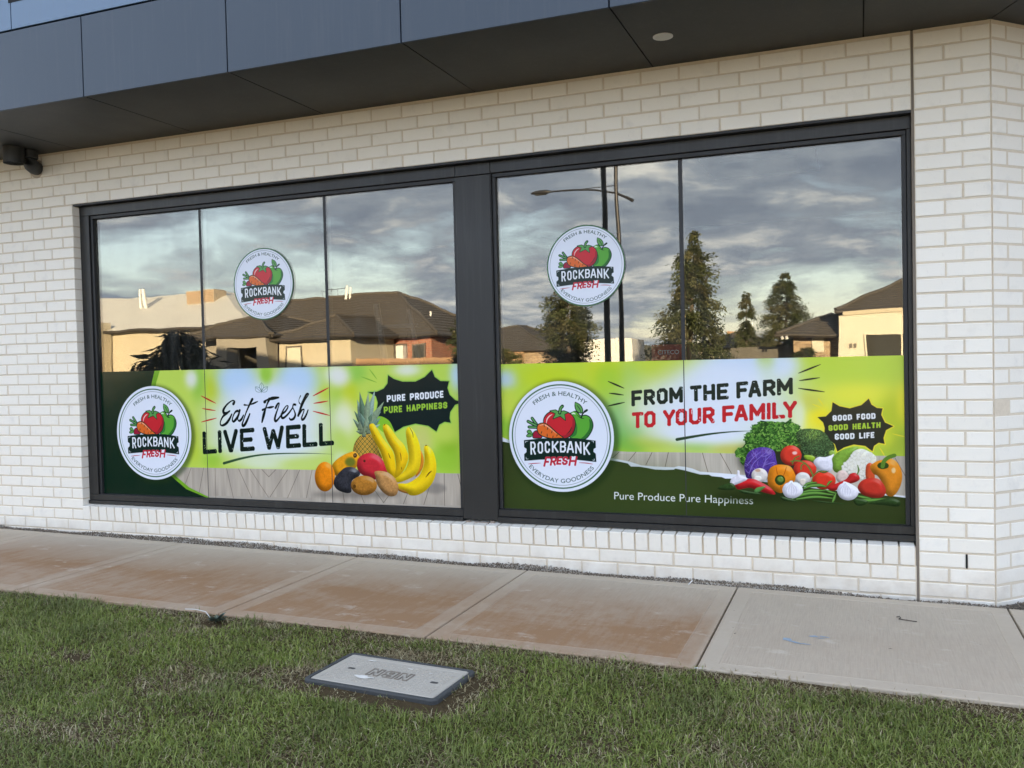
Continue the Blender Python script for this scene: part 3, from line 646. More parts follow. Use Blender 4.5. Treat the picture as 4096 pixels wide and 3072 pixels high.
ART_LEFT = [["G",[200,222,90],0.92,1642,986,1276,863],
["G",[232,236,248],0.92,1604,900,404,241],
["G",[225,232,250],0.92,1617,1043,323,172],
["G",[185,214,242],0.92,1346,1253,147,116],
["G",[185,214,242],0.92,1874,1246,153,119],
["G",[160,208,70],0.92,1605,1295,52,74],
["G",[196,210,30],0.92,1096,1186,65,100],
["G",[150,200,70],0.92,964,1252,66,148],
["G",[185,205,40],0.92,901,807,81,155],
["G",[160,205,60],0.92,1078,644,87,77],
["G",[235,236,230],0.92,898,1271,59,71],
["G",[225,235,215],0.92,2217,1285,89,66],
["G",[200,215,40],0.92,2114,1136,52,55],
["G",[165,205,50],0.92,2240,1041,77,138],
["G",[200,214,40],0.92,2333,1133,65,138],
["G",[150,205,80],0.92,2396,1295,86,69],
["G",[235,235,228],0.92,2258,1266,80,69],
["G",[240,240,205],0.92,2284,964,94,126],
["G",[232,236,220],0.92,2811,1306,102,42],
["G",[195,222,242],0.92,3205,1263,59,101],
["G",[210,210,120],0.92,2918,776,81,159],
["G",[140,186,40],0.92,3125,766,73,120],
["G",[160,205,60],0.92,3095,657,132,90],
["G",[200,220,90],0.92,3101,856,99,72],
["G",[185,215,60],0.92,2212,786,88,101],
["G",[215,232,170],0.92,2245,660,72,63],
["G",[190,217,244],0.92,1332,1265,182,134],
["G",[190,217,244],0.92,1895,1262,158,129],
["G",[206,224,246],0.92,1613,1141,284,75],
["G",[230,235,248],0.92,1604,894,509,189],
["G",[228,234,249],0.92,1617,1060,377,131],
["G",[160,208,70],0.92,1606,1306,41,74],
["G",[226,234,246],0.92,1620,757,436,75],
["G",[225,235,200],0.92,1559,623,219,52],
["G",[205,225,120],0.92,1898,613,166,34],
["P",[186,174,158],0,[382,570,1133,572,1606,574,1993,577,2473,577,2891,577,3251,578,3244,319,1948,268,1955,337,369,281]],
["S",[92,80,70],3.0,0,0,[991,571,938,367]],
["S",[92,80,70],3.0,0,0,[1102,570,1100,337]],
["S",[92,80,70],3.0,0,0,[1212,571,1268,342]],
["S",[92,80,70],3.0,0,0,[1325,571,1441,348]],
["S",[92,80,70],2.9,0,0,[1432,572,1594,359]],
["S",[92,80,70],2.9,0,0,[1542,571,1604,515,1669,571]],
["S",[92,80,70],2.9,0,0,[1776,573,1608,360]],
["S",[92,80,70],2.8,0,0,[1884,573,1768,359]],
["S",[92,80,70],2.9,0,0,[1993,575,1936,365]],
["S",[92,80,70],2.9,0,0,[869,569,779,386]],
["S",[92,80,70],3.0,0,0,[749,569,659,407]],
["S",[85,76,66],3.1,0,0,[2101,441,2099,345]],
["S",[85,76,66],3.1,0,0,[2252,432,2265,344]],
["S",[85,76,66],3.1,0,0,[2396,424,2433,344]],
["S",[85,76,66],3.1,0,0,[2512,453,2593,353,2681,458]],
["S",[85,76,66],3.1,0,0,[2806,462,2754,349]],
["S",[85,76,66],3.0,0,0,[2970,491,2917,349]],
["S",[85,76,66],3.0,0,0,[3083,576,3081,349]],
["S",[85,76,66],3.0,0,0,[3189,575,3239,355]],
["X","grain",[],[1959,573,3251,578,3245,355,1951,333]],
["X","grain",[],[381,564,1993,577,1986,367,372,343]],
["X","soft",[[110,105,100],0.5],[3097,470,3092,459,3080,448,3060,440,3036,434,3009,431,2982,432,2957,437,2938,444,2926,454,2922,465,2927,477,2939,487,2959,496,2984,502,3011,504,3038,503,3062,499,3081,491,3093,481]],
["X","soft",[[90,84,78],0.55],[2735,416,2717,409,2666,400,2585,392,2482,386,2366,380,2249,378,2142,378,2057,380,2002,385,1983,392,2002,400,2058,409,2144,417,2251,424,2368,428,2483,431,2586,431,2666,428,2718,423]],
["P",[120,172,40],0,[-82,1381,599,1368,548,1248,506,1108,494,947,512,786,579,630,693,512,843,412,1062,330,1059,261,-137,216]],
["P",[12,40,26],0,[-82,1381,543,1369,502,1249,470,1109,460,947,479,786,541,625,667,497,813,397,1004,338,1001,259,-137,216]],
["S",[196,44,40],12.0,2,0,[990,1137,1060,1107,1130,1078]],
["S",[196,44,40],10.2,2,0,[996,1038,1060,1029,1124,1021]],
["S",[196,44,40],10.8,2,0,[983,931,1057,947,1131,962]],
["S",[196,44,40],12.1,2,0,[2021,1128,2090,1158,2159,1188]],
["S",[196,44,40],11.0,2,0,[2025,1073,2088,1081,2150,1090]],
["S",[196,44,40],11.0,2,0,[2017,1015,2090,999,2162,983]],
["S",[14,26,26],20.4,3,1,[1296,1072,1307,1088,1297,1098,1270,1091,1228,1061,1200,1024,1206,1001,1233,1003,1260,1018]],
["S",[14,26,26],19.5,3,1,[1233,1002,1196,977,1170,939,1168,911,1191,906,1226,924,1258,960,1278,993]],
["S",[14,26,26],18.4,3,1,[1334,1018,1315,1012,1293,983,1282,951,1292,935,1317,954,1341,986,1354,1024]],
["S",[14,26,26],16.6,3,1,[1354,1024,1340,980,1334,954,1348,941,1370,957,1388,986]],
["S",[14,26,26],19.5,3,1,[1475,1108,1448,1067,1415,1009,1391,957,1374,916,1382,902,1403,919,1427,957,1447,996]],
["S",[14,26,26],12.7,3,1,[1398,1064,1437,1063,1483,1075,1523,1090]],
["S",[14,26,26],23.5,3,1,[1587,1086,1610,1102,1653,1112,1715,1119]],
["S",[14,26,26],21.5,3,1,[1631,1109,1611,1072,1590,1026,1573,980,1557,931]],
["S",[14,26,26],15.6,3,1,[1566,1025,1596,1039,1634,1044,1668,1050]],
["S",[14,26,26],16.6,3,1,[1685,1040,1703,1069,1715,1077,1719,1070,1704,1032,1686,992,1675,957,1682,939,1705,955,1734,986]],
["S",[14,26,26],15.6,3,1,[1737,992,1772,1014,1795,1043,1795,1057,1777,1051,1752,1020,1737,986,1742,964,1765,970,1802,1000,1840,1043]],
["S",[14,26,26],16.8,3,1,[1863,1064,1848,1066,1840,1045,1854,1014,1860,986,1844,959,1818,951,1807,963]],
["S",[14,26,26],6.8,3,1,[1912,1131,1896,1099,1900,1076,1918,1064]],
["S",[14,26,26],16.6,3,1,[1886,981,1910,1034,1946,1093,1975,1129,1981,1143,1966,1142,1943,1107,1913,1054,1886,983]],
["S",[14,26,26],15.6,3,1,[1893,992,1920,1023,1939,1028,1932,1003,1917,969,1919,951,1936,959,1958,989,1974,1024]],
["T",[12,30,24],34.2,1,0,[["L",988,677,1125,687,990,856],
["I",1136,688,1175,691,1137,866],
["V",1190,692,1328,702,1192,870],
["E",1346,703,1483,713,1348,880],
["W",1560,718,1752,732,1562,894],
["E",1769,733,1903,743,1772,907],
["L",1915,744,2048,753,1919,917],
["L",2061,754,2191,764,2064,926]]],
["S",[52,84,52],20.7,4,1,[1187,610,1351,650,1527,680,1733,695,1968,700,2184,697]],
["S",[50,90,74],2.3,0,1,[1564,1233,1544,1207,1553,1180,1562,1174,1572,1180,1583,1207,1564,1233]],
["S",[50,90,74],2.3,0,1,[1505,1202,1511,1170,1535,1161,1558,1165,1552,1187,1529,1200,1505,1202]],
["S",[50,90,74],2.3,0,1,[1620,1202,1611,1169,1590,1161,1565,1165,1574,1187,1595,1199,1620,1202]],
["S",[50,90,74],2.3,0,1,[1563,1218,1561,1155]],
["S",[50,90,74],2.3,0,1,[1512,1196,1535,1179,1554,1167]],
["S",[50,90,74],2.3,0,1,[1612,1195,1589,1178,1569,1167]],
["S",[158,206,84],16.2,0,0,[2492,1152,2563,1155,2620,1177,2652,1214,2658,1273,2705,1244,2774,1224,2877,1223,2952,1255,3009,1304,3029,1254,3072,1225,3139,1222,3125,1175,3142,1127,3184,1090,3237,1075,3180,1057,3142,1007,3136,965,3144,932,3097,939,3056,919,3031,870,2969,910,2868,925,2771,903,2700,864,2674,921,2634,961,2571,976,2536,976,2558,1026,2568,1076,2554,1122,2492,1152]],
["P",[16,34,34],0,[2492,1152,2563,1155,2620,1177,2652,1214,2658,1273,2705,1244,2774,1224,2877,1223,2952,1255,3009,1304,3029,1254,3072,1225,3139,1222,3125,1175,3142,1127,3184,1090,3237,1075,3180,1057,3142,1007,3136,965,3144,932,3097,939,3056,919,3031,870,2969,910,2868,925,2771,903,2700,864,2674,921,2634,961,2571,976,2536,976,2558,1026,2568,1076,2554,1122]],
["P",[140,196,50],1,[2571,976,2634,961,2674,921,2683,866,2623,853,2548,914]],
["S",[132,184,60],8.8,2,0,[2440,1264,2502,1243,2563,1222]],
["S",[132,184,60],8.4,2,0,[2506,1318,2537,1281,2567,1244]],
["T",[240,242,246],11.9,1,0,[["P",2642,1078,2677,1081,2642,1128],
["U",2683,1081,2718,1083,2683,1130],
["R",2724,1084,2758,1086,2724,1133],
["E",2764,1086,2793,1088,2764,1136],
["P",2829,1090,2863,1093,2829,1140],
["R",2869,1093,2903,1095,2869,1143],
["O",2908,1096,2942,1098,2908,1146],
["D",2948,1098,2982,1100,2948,1148],
["U",2987,1101,3021,1103,2987,1151],
["C",3026,1103,3060,1106,3026,1154],
["E",3065,1106,3094,1108,3065,1156]]],
["T",[158,200,62],11.9,1,0,[["P",2615,996,2650,999,2615,1046],
["U",2656,999,2690,1002,2656,1049],
["R",2696,1002,2730,1005,2696,1051],
["E",2736,1005,2765,1007,2736,1054],
["H",2800,1010,2834,1012,2800,1058],
["A",2840,1013,2874,1015,2840,1061],
["P",2879,1016,2913,1018,2879,1063],
["P",2918,1019,2952,1021,2918,1066],
["I",2957,1022,2971,1023,2957,1068],
["N",2977,1023,3010,1026,2977,1069],
["E",3016,1026,3044,1028,3016,1072],
["S",3049,1028,3082,1031,3049,1074],
["S",3088,1031,3121,1034,3088,1077]]],
["B",[112,142,122],0.8,0.1,0.2,0,[2458,866,2423,921,2356,961,2389,897,2434,849]],
["B",[140,160,128],0.8,0.1,0.2,0,[2461,866,2433,913,2374,945,2398,890,2437,850]],
["B",[140,160,128],0.8,0.1,0.2,0,[2453,871,2422,882,2379,868,2413,845,2447,845]],
["B",[112,142,122],0.8,0.1,0.2,0,[2493,850,2548,904,2592,973,2515,928,2470,866]],
["B",[150,176,160],0.8,0.1,0.2,0,[2489,847,2539,874,2583,921,2515,905,2472,869]],
["B",[140,160,128],0.8,0.1,0.2,0,[2474,860,2473,908,2442,951,2430,901,2444,855]],
["B",[96,124,98],0.8,0.1,0.2,0,[2462,902,2432,966,2369,1017,2394,946,2436,888]],
["B",[140,160,128],0.8,0.1,0.2,0,[2471,901,2453,981,2395,1051,2401,965,2434,890]],
["B",[128,156,140],0.8,0.1,0.2,0,[2494,887,2549,943,2593,1014,2517,966,2471,903]],
["B",[140,160,128],0.8,0.1,0.2,0,[2502,887,2570,978,2620,1085,2524,1002,2470,904]],
["B",[128,156,140],0.8,0.1,0.2,0,[2471,899,2454,1004,2397,1101,2401,992,2434,891]],
["B",[96,124,98],0.8,0.1,0.2,0,[2475,898,2467,1030,2420,1157,2413,1023,2437,893]],
["B",[150,176,160],0.8,0.1,0.2,0,[2493,892,2534,1029,2548,1172,2482,1039,2456,898]],
["B",[140,160,128],0.8,0.1,0.2,0,[2485,894,2505,1022,2492,1152,2451,1025,2448,896]],
["B",[112,142,122],0.8,0.1,0.2,0,[2488,851,2530,901,2556,964,2495,921,2464,865]],
["B",[112,142,122],0.8,0.1,0.2,0,[2471,899,2462,954,2422,1001,2421,943,2442,891]],
["B",[96,124,98],0.8,0.1,0.2,0,[2485,891,2513,942,2519,1001,2473,955,2457,900]],
["B",[140,160,128],0.8,0.1,0.2,0,[2480,894,2493,934,2479,976,2450,938,2451,897]],
["B",[176,134,52],1.1,0.1,0.5,1,[2410,832,2453,848,2496,852,2530,809,2563,741,2590,673,2546,647,2433,651,2362,694,2351,725,2369,785]],
["X","pine",[],[2410,832,2453,848,2496,852,2530,809,2563,741,2590,673,2546,647,2433,651,2362,694,2351,725,2369,785]],
["B",[120,134,104],0.9,0.1,0.2,0,[2407,851,2413,889,2427,920,2439,889,2443,851]],
["B",[120,134,104],0.9,0.1,0.2,0,[2436,864,2442,901,2456,933,2468,901,2472,864]],
["B",[120,134,104],0.9,0.1,0.2,0,[2464,848,2470,886,2484,917,2496,886,2500,849]],
["B",[120,134,104],0.9,0.1,0.2,0,[2486,877,2492,914,2506,945,2518,914,2522,877]],
["B",[120,134,104],0.9,0.1,0.2,0,[2393,876,2399,914,2413,945,2425,914,2429,876]],
["B",[120,134,104],0.9,0.1,0.2,0,[2427,826,2434,864,2448,895,2459,864,2463,827]],
["B",[236,160,28],1.1,0.06,0.5,1,[2169,608,2208,656,2275,695,2334,715,2370,718,2399,688,2405,657,2381,612,2329,574,2270,547,2204,533]],
["X","soft",[[86,110,40],0.8],[2368,644,2365,633,2359,623,2349,615,2336,610,2323,608,2310,609,2298,614,2288,622,2282,631,2280,642,2283,653,2289,662,2299,670,2312,675,2325,677,2339,676,2351,671,2360,664,2366,654]],
["P",[64,46,28],1,[2383,691,2382,686,2379,681,2376,677,2371,675,2366,674,2361,674,2357,677,2354,680,2352,685,2351,690,2352,696,2354,700,2358,704,2363,707,2367,708,2372,707,2377,705,2380,701,2382,696]],
["P",[150,110,60],1,[2373,693,2372,690,2371,688,2370,686,2368,685,2365,684,2363,685,2361,686,2360,688,2359,690,2358,692,2359,695,2360,697,2362,699,2364,700,2366,701,2368,700,2370,699,2372,697,2372,695]],
["B",[240,138,22],1.1,0.07,0.5,1,[2191,531,2186,497,2172,466,2152,441,2127,424,2100,418,2073,423,2049,438,2030,462,2019,492,2015,527,2021,561,2035,592,2055,617,2080,633,2107,639,2134,634,2158,619,2177,595,2188,565]],
["B",[204,46,56],1.0,0.05,0.5,1,[2394,669,2434,698,2492,711,2548,697,2593,663,2619,617,2632,577,2600,549,2535,519,2472,530,2408,560,2382,600,2383,644]],
["P",[90,40,30],1,[2454,651,2453,649,2452,646,2450,644,2447,642,2444,642,2441,642,2438,644,2436,646,2434,648,2434,651,2435,654,2436,657,2438,659,2441,660,2444,661,2447,660,2450,659,2452,657,2454,654]],
["B",[52,52,58],1.2,0.22,0.9,1,[2272,596,2330,605,2373,593,2405,563,2389,537,2341,511,2326,473,2328,428,2309,414,2273,414,2215,431,2183,462,2180,500,2208,542]],
["B",[250,200,20],0.9,0.03,0.5,1,[2492,908,2513,925,2535,919,2568,871,2601,822,2649,766,2679,724,2694,668,2699,607,2691,545,2656,550,2629,580,2603,648,2577,722,2537,790,2507,846]],
["B",[250,202,22],0.9,0.03,0.5,1,[2604,905,2618,921,2648,913,2680,878,2720,823,2767,780,2793,731,2804,695,2798,658,2768,596,2726,552,2683,532,2701,607,2696,681,2682,730,2642,791,2613,853]],
["B",[226,140,40],0.9,0.03,0.5,1,[2903,733,2925,685,2920,624,2891,574,2856,549,2893,641]],
["B",[250,214,30],0.9,0.03,0.5,1,[2789,860,2798,891,2819,902,2839,888,2865,855,2891,794,2903,733,2902,660,2885,598,2850,555,2787,523,2717,502,2686,520,2726,552,2775,596,2805,658,2804,732,2795,793]],
["B",[180,120,50],0.9,0.03,0.5,1,[2716,465,2785,461,2798,424,2722,441]],
["B",[250,212,26],0.9,0.03,0.5,1,[2931,758,2951,773,2978,758,3004,722,3019,674,3024,614,3012,553,2977,491,2921,441,2859,414,2804,415,2778,442,2723,459,2710,483,2724,496,2786,498,2842,524,2891,562,2923,624,2932,685]],
["S",[96,62,22],5.0,2,1,[2644,711,2653,686,2661,674]],
["S",[96,62,22],4.4,2,1,[2738,718,2744,694,2746,657]],
["S",[96,62,22],4.4,2,1,[2819,901,2842,860,2847,824]],
["S",[96,62,22],8.4,2,1,[2938,545,2966,576,2986,592]],
["S",[96,62,22],6.2,2,1,[2611,911,2625,921]],
["S",[96,62,22],6.0,2,1,[2941,770,2955,773]],
["S",[96,62,22],3.8,2,1,[2745,614,2748,595]],
["S",[96,62,22],4.4,2,1,[2531,843,2535,833]],
["B",[178,118,44],1.0,0.14,0.5,1,[2542,476,2536,453,2520,433,2496,417,2465,405,2432,401,2398,403,2368,413,2344,428,2329,447,2324,469,2330,492,2347,512,2371,529,2402,540,2436,544,2470,541,2500,532,2523,517,2538,497]],
["P",[92,58,22],1,[2367,464,2366,460,2364,456,2361,453,2358,451,2354,450,2350,451,2347,452,2344,455,2343,459,2342,464,2343,468,2345,472,2348,475,2351,477,2355,478,2359,477,2362,475,2365,472,2366,469]],
["B",[190,138,80],1.0,0.12,0.5,1,[2526,575,2580,582,2635,571,2683,538,2713,490,2716,453,2700,415,2665,400,2623,407,2575,442,2541,491,2532,541]]]
ART_RIGHT = [["G",[196,218,60],0.92,4803,1150,1399,931],
["G",[230,235,247],0.92,4953,1014,445,202],
["G",[224,234,248],0.92,5077,1250,245,103],
["G",[188,212,236],0.92,5154,1315,175,72],
["G",[178,206,80],0.92,5271,1313,63,66],
["G",[200,225,120],0.92,5282,1265,52,72],
["G",[195,215,45],0.92,4650,1282,162,68],
["G",[150,200,60],0.92,4326,1053,110,166],
["G",[178,212,90],0.92,4394,1218,109,95],
["G",[110,180,60],0.92,4438,837,96,101],
["G",[178,198,50],0.92,4584,820,157,50],
["G",[150,196,60],0.92,4846,804,103,49],
["G",[196,190,60],0.92,5057,776,106,36],
["G",[214,220,30],0.92,4252,1284,98,115],
["G",[226,234,246],0.92,4908,873,198,56],
["G",[190,212,240],0.92,3569,1226,78,62],
["G",[200,220,40],0.92,3873,1244,190,89],
["G",[170,210,50],0.92,4277,1216,88,108],
["G",[205,222,80],0.92,3577,1057,72,90],
["G",[150,200,60],0.92,3536,899,73,68],
["G",[96,170,60],0.92,4325,903,66,141],
["G",[222,232,244],0.92,5385,1286,85,89],
["G",[196,217,238],0.92,5154,1315,192,78],
["G",[186,212,110],0.92,5271,1319,46,60],
["G",[231,236,247],0.92,4934,1002,526,185],
["G",[228,235,248],0.92,5016,1209,328,122],
["G",[231,236,247],0.92,4859,866,270,49],
["G",[246,240,90],0.92,5532,947,76,75],
["G",[252,232,40],0.92,5592,982,65,81],
["G",[240,236,70],0.92,5803,1101,234,74],
["G",[196,206,50],0.92,5984,993,67,112],
["G",[170,190,60],0.92,5972,819,87,73],
["G",[214,214,90],0.92,5534,1068,65,52],
["G",[222,226,60],0.92,5931,863,62,67],
["G",[235,240,200],0.92,5466,976,33,93],
["G",[246,236,60],0.92,6052,1049,40,112],
["P",[196,186,170],0,[4266,752,4405,749,4325,747,4771,749,5157,746,5047,750,5501,748,6074,746,6071,496,5044,545,5059,587,4644,633,4285,676,4265,686]],
["S",[98,84,70],3.1,0,0,[4346,745,4297,702]],
["S",[98,84,70],3.1,0,0,[4457,746,4402,681]],
["S",[98,84,70],3.1,0,0,[4563,746,4521,665]],
["S",[98,84,70],3.1,0,0,[4668,747,4645,652]],
["S",[98,84,70],3.1,0,0,[4883,747,4916,623]],
["S",[98,84,70],3.0,0,0,[4993,747,5065,612]],
["S",[98,84,70],3.1,0,0,[5098,746,5190,609]],
["S",[120,105,90],2.8,0,0,[5997,735,6064,605]],
["S",[120,105,90],2.8,0,0,[5971,746,6021,629]],
["X","grain",[],[4266,752,4405,749,4325,747,4771,749,5157,746,5047,750,5501,748,6074,746,6071,496,5044,545,5059,587,4644,633,4285,676,4265,686]],
["P",[236,240,248],0,[3498,838,3528,835,3582,814,3954,746,4288,702,4285,706,4409,685,4492,661,4581,655,4644,654,4701,653,4732,661,4775,657,4818,648,4867,629,4964,624,5060,619,5155,613,5218,603,5608,561,5979,521,5999,518,6071,515,6069,294,6071,201,3422,56]],
["P",[54,66,30],0,[3497,809,3540,803,3582,795,3953,724,4287,689,4285,690,4350,682,4402,672,4422,652,4479,652,4524,646,4581,636,4644,635,4700,638,4712,645,4775,634,4812,624,4830,620,4867,611,4921,611,4939,602,5000,598,5021,589,5053,590,5154,584,5218,579,5608,538,5979,511,6010,508,6071,501,6069,294,6071,201,3422,56]],
["X","soft",[[66,86,36],0.3],[4943,517,4910,458,4816,401,4668,353,4477,318,4261,299,4039,300,3834,320,3669,358,3561,412,3525,474,3565,539,3675,598,3842,647,4048,679,4270,693,4485,688,4674,664,4820,625,4912,574]],
["S",[30,40,24],11.2,2,0,[4282,1205,4335,1182,4388,1159]],
["S",[30,40,24],10.4,2,0,[4288,1128,4336,1122,4384,1115]],
["S",[30,40,24],10.6,2,0,[4277,1044,4333,1056,4390,1068]],
["S",[44,48,30],10.3,2,0,[5467,1238,5530,1263,5593,1288]],
["S",[44,48,30],10.2,2,0,[5471,1193,5529,1201,5587,1209]],
["S",[44,48,30],10.3,2,0,[5465,1147,5540,1135,5613,1124]],
["T",[34,44,36],23.1,1,0,[["F",4434,1041,4506,1046,4435,1143],
["R",4516,1047,4588,1052,4517,1148],
["O",4600,1053,4671,1058,4601,1154],
["M",4680,1058,4767,1065,4681,1160],
["T",4813,1068,4886,1073,4813,1169],
["H",4895,1073,4969,1079,4895,1175],
["E",4978,1079,5051,1084,4979,1180],
["F",5098,1087,5170,1092,5098,1189],
["A",5170,1092,5247,1098,5170,1194],
["R",5257,1099,5331,1104,5258,1200],
["M",5340,1104,5433,1111,5340,1206]]],
["T",[200,38,44],23.1,1,0,[["T",4434,898,4510,903,4436,1002],
["O",4515,903,4589,909,4517,1008],
["Y",4637,912,4715,918,4639,1016],
["O",4718,918,4790,923,4720,1022],
["U",4802,924,4879,929,4804,1027],
["R",4888,930,4962,935,4890,1033],
["F",5009,939,5084,944,5010,1042],
["A",5083,944,5165,950,5085,1047],
["M",5173,950,5268,957,5175,1053],
["I",5277,958,5300,959,5279,1060],
["L",5309,960,5385,965,5310,1062],
["Y",5374,965,5454,970,5375,1067]]],
["S",[48,70,44],18.8,4,1,[4724,830,4859,855,4980,873,5100,884,5194,888]],
["S",[244,226,60],12.6,0,0,[5572,973,5619,977,5651,1010,5658,1062,5696,1038,5754,1025,5818,1044,5859,1082,5873,1047,5902,1027,5933,1024,5925,987,5945,942,5990,920,5950,897,5936,852,5942,816,5910,823,5884,804,5875,772,5836,803,5773,811,5719,793,5681,767,5667,812,5639,835,5607,861,5612,907,5603,941,5572,973]],
["P",[44,46,34],0,[5572,973,5619,977,5651,1010,5658,1062,5696,1038,5754,1025,5818,1044,5859,1082,5873,1047,5902,1027,5933,1024,5925,987,5945,942,5990,920,5950,897,5936,852,5942,816,5910,823,5884,804,5875,772,5836,803,5773,811,5719,793,5681,767,5667,812,5639,835,5607,861,5612,907,5603,941]],
["S",[240,226,60],7.5,2,0,[5543,1051,5575,1038,5607,1026]],
["S",[240,226,60],7.5,2,0,[5576,1086,5592,1063,5607,1040]],
["S",[240,226,60],7.2,2,0,[5984,876,6023,866,6062,857]],
["S",[240,226,60],7.2,2,0,[5915,793,5928,770,5941,746]],
["T",[240,240,240],9.2,1,0,[["G",5657,948,5681,950,5656,984],
["O",5685,950,5710,952,5685,986],
["O",5714,952,5738,953,5713,987],
["D",5742,954,5766,955,5741,989],
["F",5791,957,5811,958,5790,992],
["O",5815,958,5839,960,5815,994],
["O",5843,960,5867,961,5843,995],
["D",5871,962,5895,963,5870,997]]],
["T",[176,206,60],9.2,1,0,[["G",5633,890,5657,891,5632,925],
["O",5661,892,5686,894,5661,927],
["O",5690,894,5714,896,5689,929],
["D",5718,896,5742,898,5718,931],
["H",5767,899,5791,901,5767,934],
["E",5795,901,5815,903,5795,936],
["A",5819,903,5843,905,5819,938],
["L",5847,905,5867,907,5847,940],
["T",5871,907,5894,909,5871,942],
["H",5897,909,5921,911,5898,943]]],
["T",[240,240,240],9.2,1,0,[["G",5667,837,5692,839,5667,874],
["O",5696,839,5721,840,5696,875],
["O",5725,841,5749,842,5724,877],
["D",5753,842,5778,844,5753,878],
["L",5803,845,5824,847,5803,881],
["I",5827,847,5838,848,5828,882],
["F",5842,848,5862,849,5842,883],
["E",5866,849,5887,851,5866,885]]],
["F",[236,238,236],"Pure Produce Pure Happiness",4307,436,5187,435,4308,484],
["X","soft",[[34,44,18],0.8],[5801,504,5781,492,5723,481,5632,470,5517,461,5386,455,5253,452,5131,453,5033,457,4970,465,4948,475,4970,487,5034,500,5132,511,5254,519,5387,525,5517,528,5633,526,5724,521,5781,514]],
["X","soft",[[30,34,22],0.9],[5578,722,5566,682,5533,646,5481,617,5416,597,5343,589,5270,593,5203,610,5150,637,5116,673,5105,713,5117,754,5153,791,5207,821,5274,840,5347,847,5420,841,5484,824,5535,796,5567,761]],
["X","lettuce",[],[5082,755,5100,779,5129,785,5147,809,5142,839,5154,869,5188,881,5189,922,5224,931,5241,952,5281,946,5315,946,5354,935,5388,941,5413,958,5421,941,5454,929,5474,918,5465,894,5453,859,5464,813,5447,795,5391,795,5346,765,5278,770,5221,763,5175,738,5145,714,5133,672,5116,690,5114,720,5088,731]],
["X","broccoli",[],[5451,877,5482,899,5531,903,5586,895,5623,867,5639,838,5660,815,5667,787,5654,763,5632,740,5600,734,5556,736,5501,738,5480,761,5475,801,5453,836]],
["B",[88,60,150],1.1,0.16,0.5,1,[5139,666,5152,732,5181,768,5233,787,5284,784,5318,764,5328,717,5333,671,5299,634,5241,604,5161,593,5144,619]],
["X","cabbage",[],[5139,666,5152,732,5181,768,5233,787,5284,784,5318,764,5328,717,5333,671,5299,634,5241,604,5161,593,5144,619]],
["S",[140,120,200],4.0,2,1,[5161,607,5197,691,5278,764]],
["S",[140,120,200],4.2,2,1,[5242,633,5266,705,5312,752]],
["S",[140,120,200],4.2,2,1,[5150,667,5197,727,5244,763]],
["S",[140,120,200],4.0,2,1,[5232,739,5266,734,5318,764]],
["S",[140,120,200],4.0,2,1,[5242,669,5300,693,5328,688]],
["B",[222,62,44],1.0,0.03,0.5,1,[5477,740,5473,721,5464,704,5451,690,5433,681,5414,678,5396,680,5379,689,5365,702,5357,719,5354,738,5357,758,5366,775,5380,789,5397,798,5416,801,5435,799,5452,790,5465,777,5474,759]],
["B",[216,58,40],1.0,0.03,0.5,1,[5561,658,5557,641,5548,625,5533,613,5514,604,5494,601,5473,603,5455,611,5440,623,5431,638,5428,655,5432,672,5441,688,5456,700,5475,709,5495,712,5516,709,5534,702,5548,690,5558,675]],
["X","soft",[[255,215,205],0.9],[5452,756,5452,753,5450,750,5446,747,5442,746,5438,745,5433,745,5429,747,5426,749,5424,752,5423,755,5424,759,5426,762,5430,764,5434,765,5438,766,5443,766,5447,764,5450,762,5452,759]],
["B",[150,180,50],1,0.1,0.5,1,[5490,738,5507,745,5545,739,5555,721,5539,705,5501,718]],
["B",[130,170,60],1.0,0.1,0.5,1,[5648,712,5665,746,5703,776,5751,791,5799,791,5756,736,5723,696,5690,644,5658,654]],
["B",[150,180,80],1,0.1,0.5,1,[5666,758,5665,753,5663,748,5659,744,5654,741,5649,740,5643,741,5639,744,5635,747,5632,752,5632,757,5633,763,5635,768,5639,771,5644,774,5649,775,5654,774,5659,772,5663,768,5665,763]],
["X","cauli",[],[5713,690,5751,736,5772,771,5815,786,5862,767,5894,739,5888,699,5855,647,5834,619,5797,609,5749,628,5707,661]],
["B",[232,228,236],0.7,0.04,0.5,1,[5545,704,5573,733,5611,733,5641,743,5662,753,5650,723,5654,683,5642,648,5604,644,5566,668]],
["B",[232,136,30],1.0,0.04,0.5,1,[5288,652,5322,679,5367,683,5412,672,5436,632,5441,603,5421,567,5382,543,5359,511,5325,517,5286,546,5275,587]],
["S",[190,90,20],4.6,2,1,[5327,670,5333,635,5341,612]],
["S",[190,90,20],4.6,2,1,[5389,672,5378,636,5369,613]],
["S",[190,90,20],4.6,2,1,[5353,518,5354,542,5354,559]],
["P",[46,66,24],1,[5380,589,5379,580,5374,571,5367,564,5359,559,5349,557,5340,558,5332,563,5325,569,5321,578,5319,588,5321,598,5326,607,5332,614,5341,619,5350,620,5360,619,5368,615,5375,608,5379,599]],
["B",[110,140,60],1,0.1,0.5,1,[5371,592,5370,586,5367,581,5363,577,5357,574,5351,573,5345,574,5340,576,5336,580,5333,585,5332,591,5333,597,5336,602,5341,607,5346,609,5352,610,5358,610,5363,607,5367,603,5370,598]],
["B",[214,84,44],0.8,0.05,0.5,1,[5840,687,5872,699,5886,626,5876,597,5839,607]],
["B",[234,144,36],1.0,0.04,0.5,1,[5861,682,5893,711,5929,723,5981,729,6017,696,6034,640,6026,579,6000,527,5973,508,5943,525,5928,581,5902,626,5876,642]],
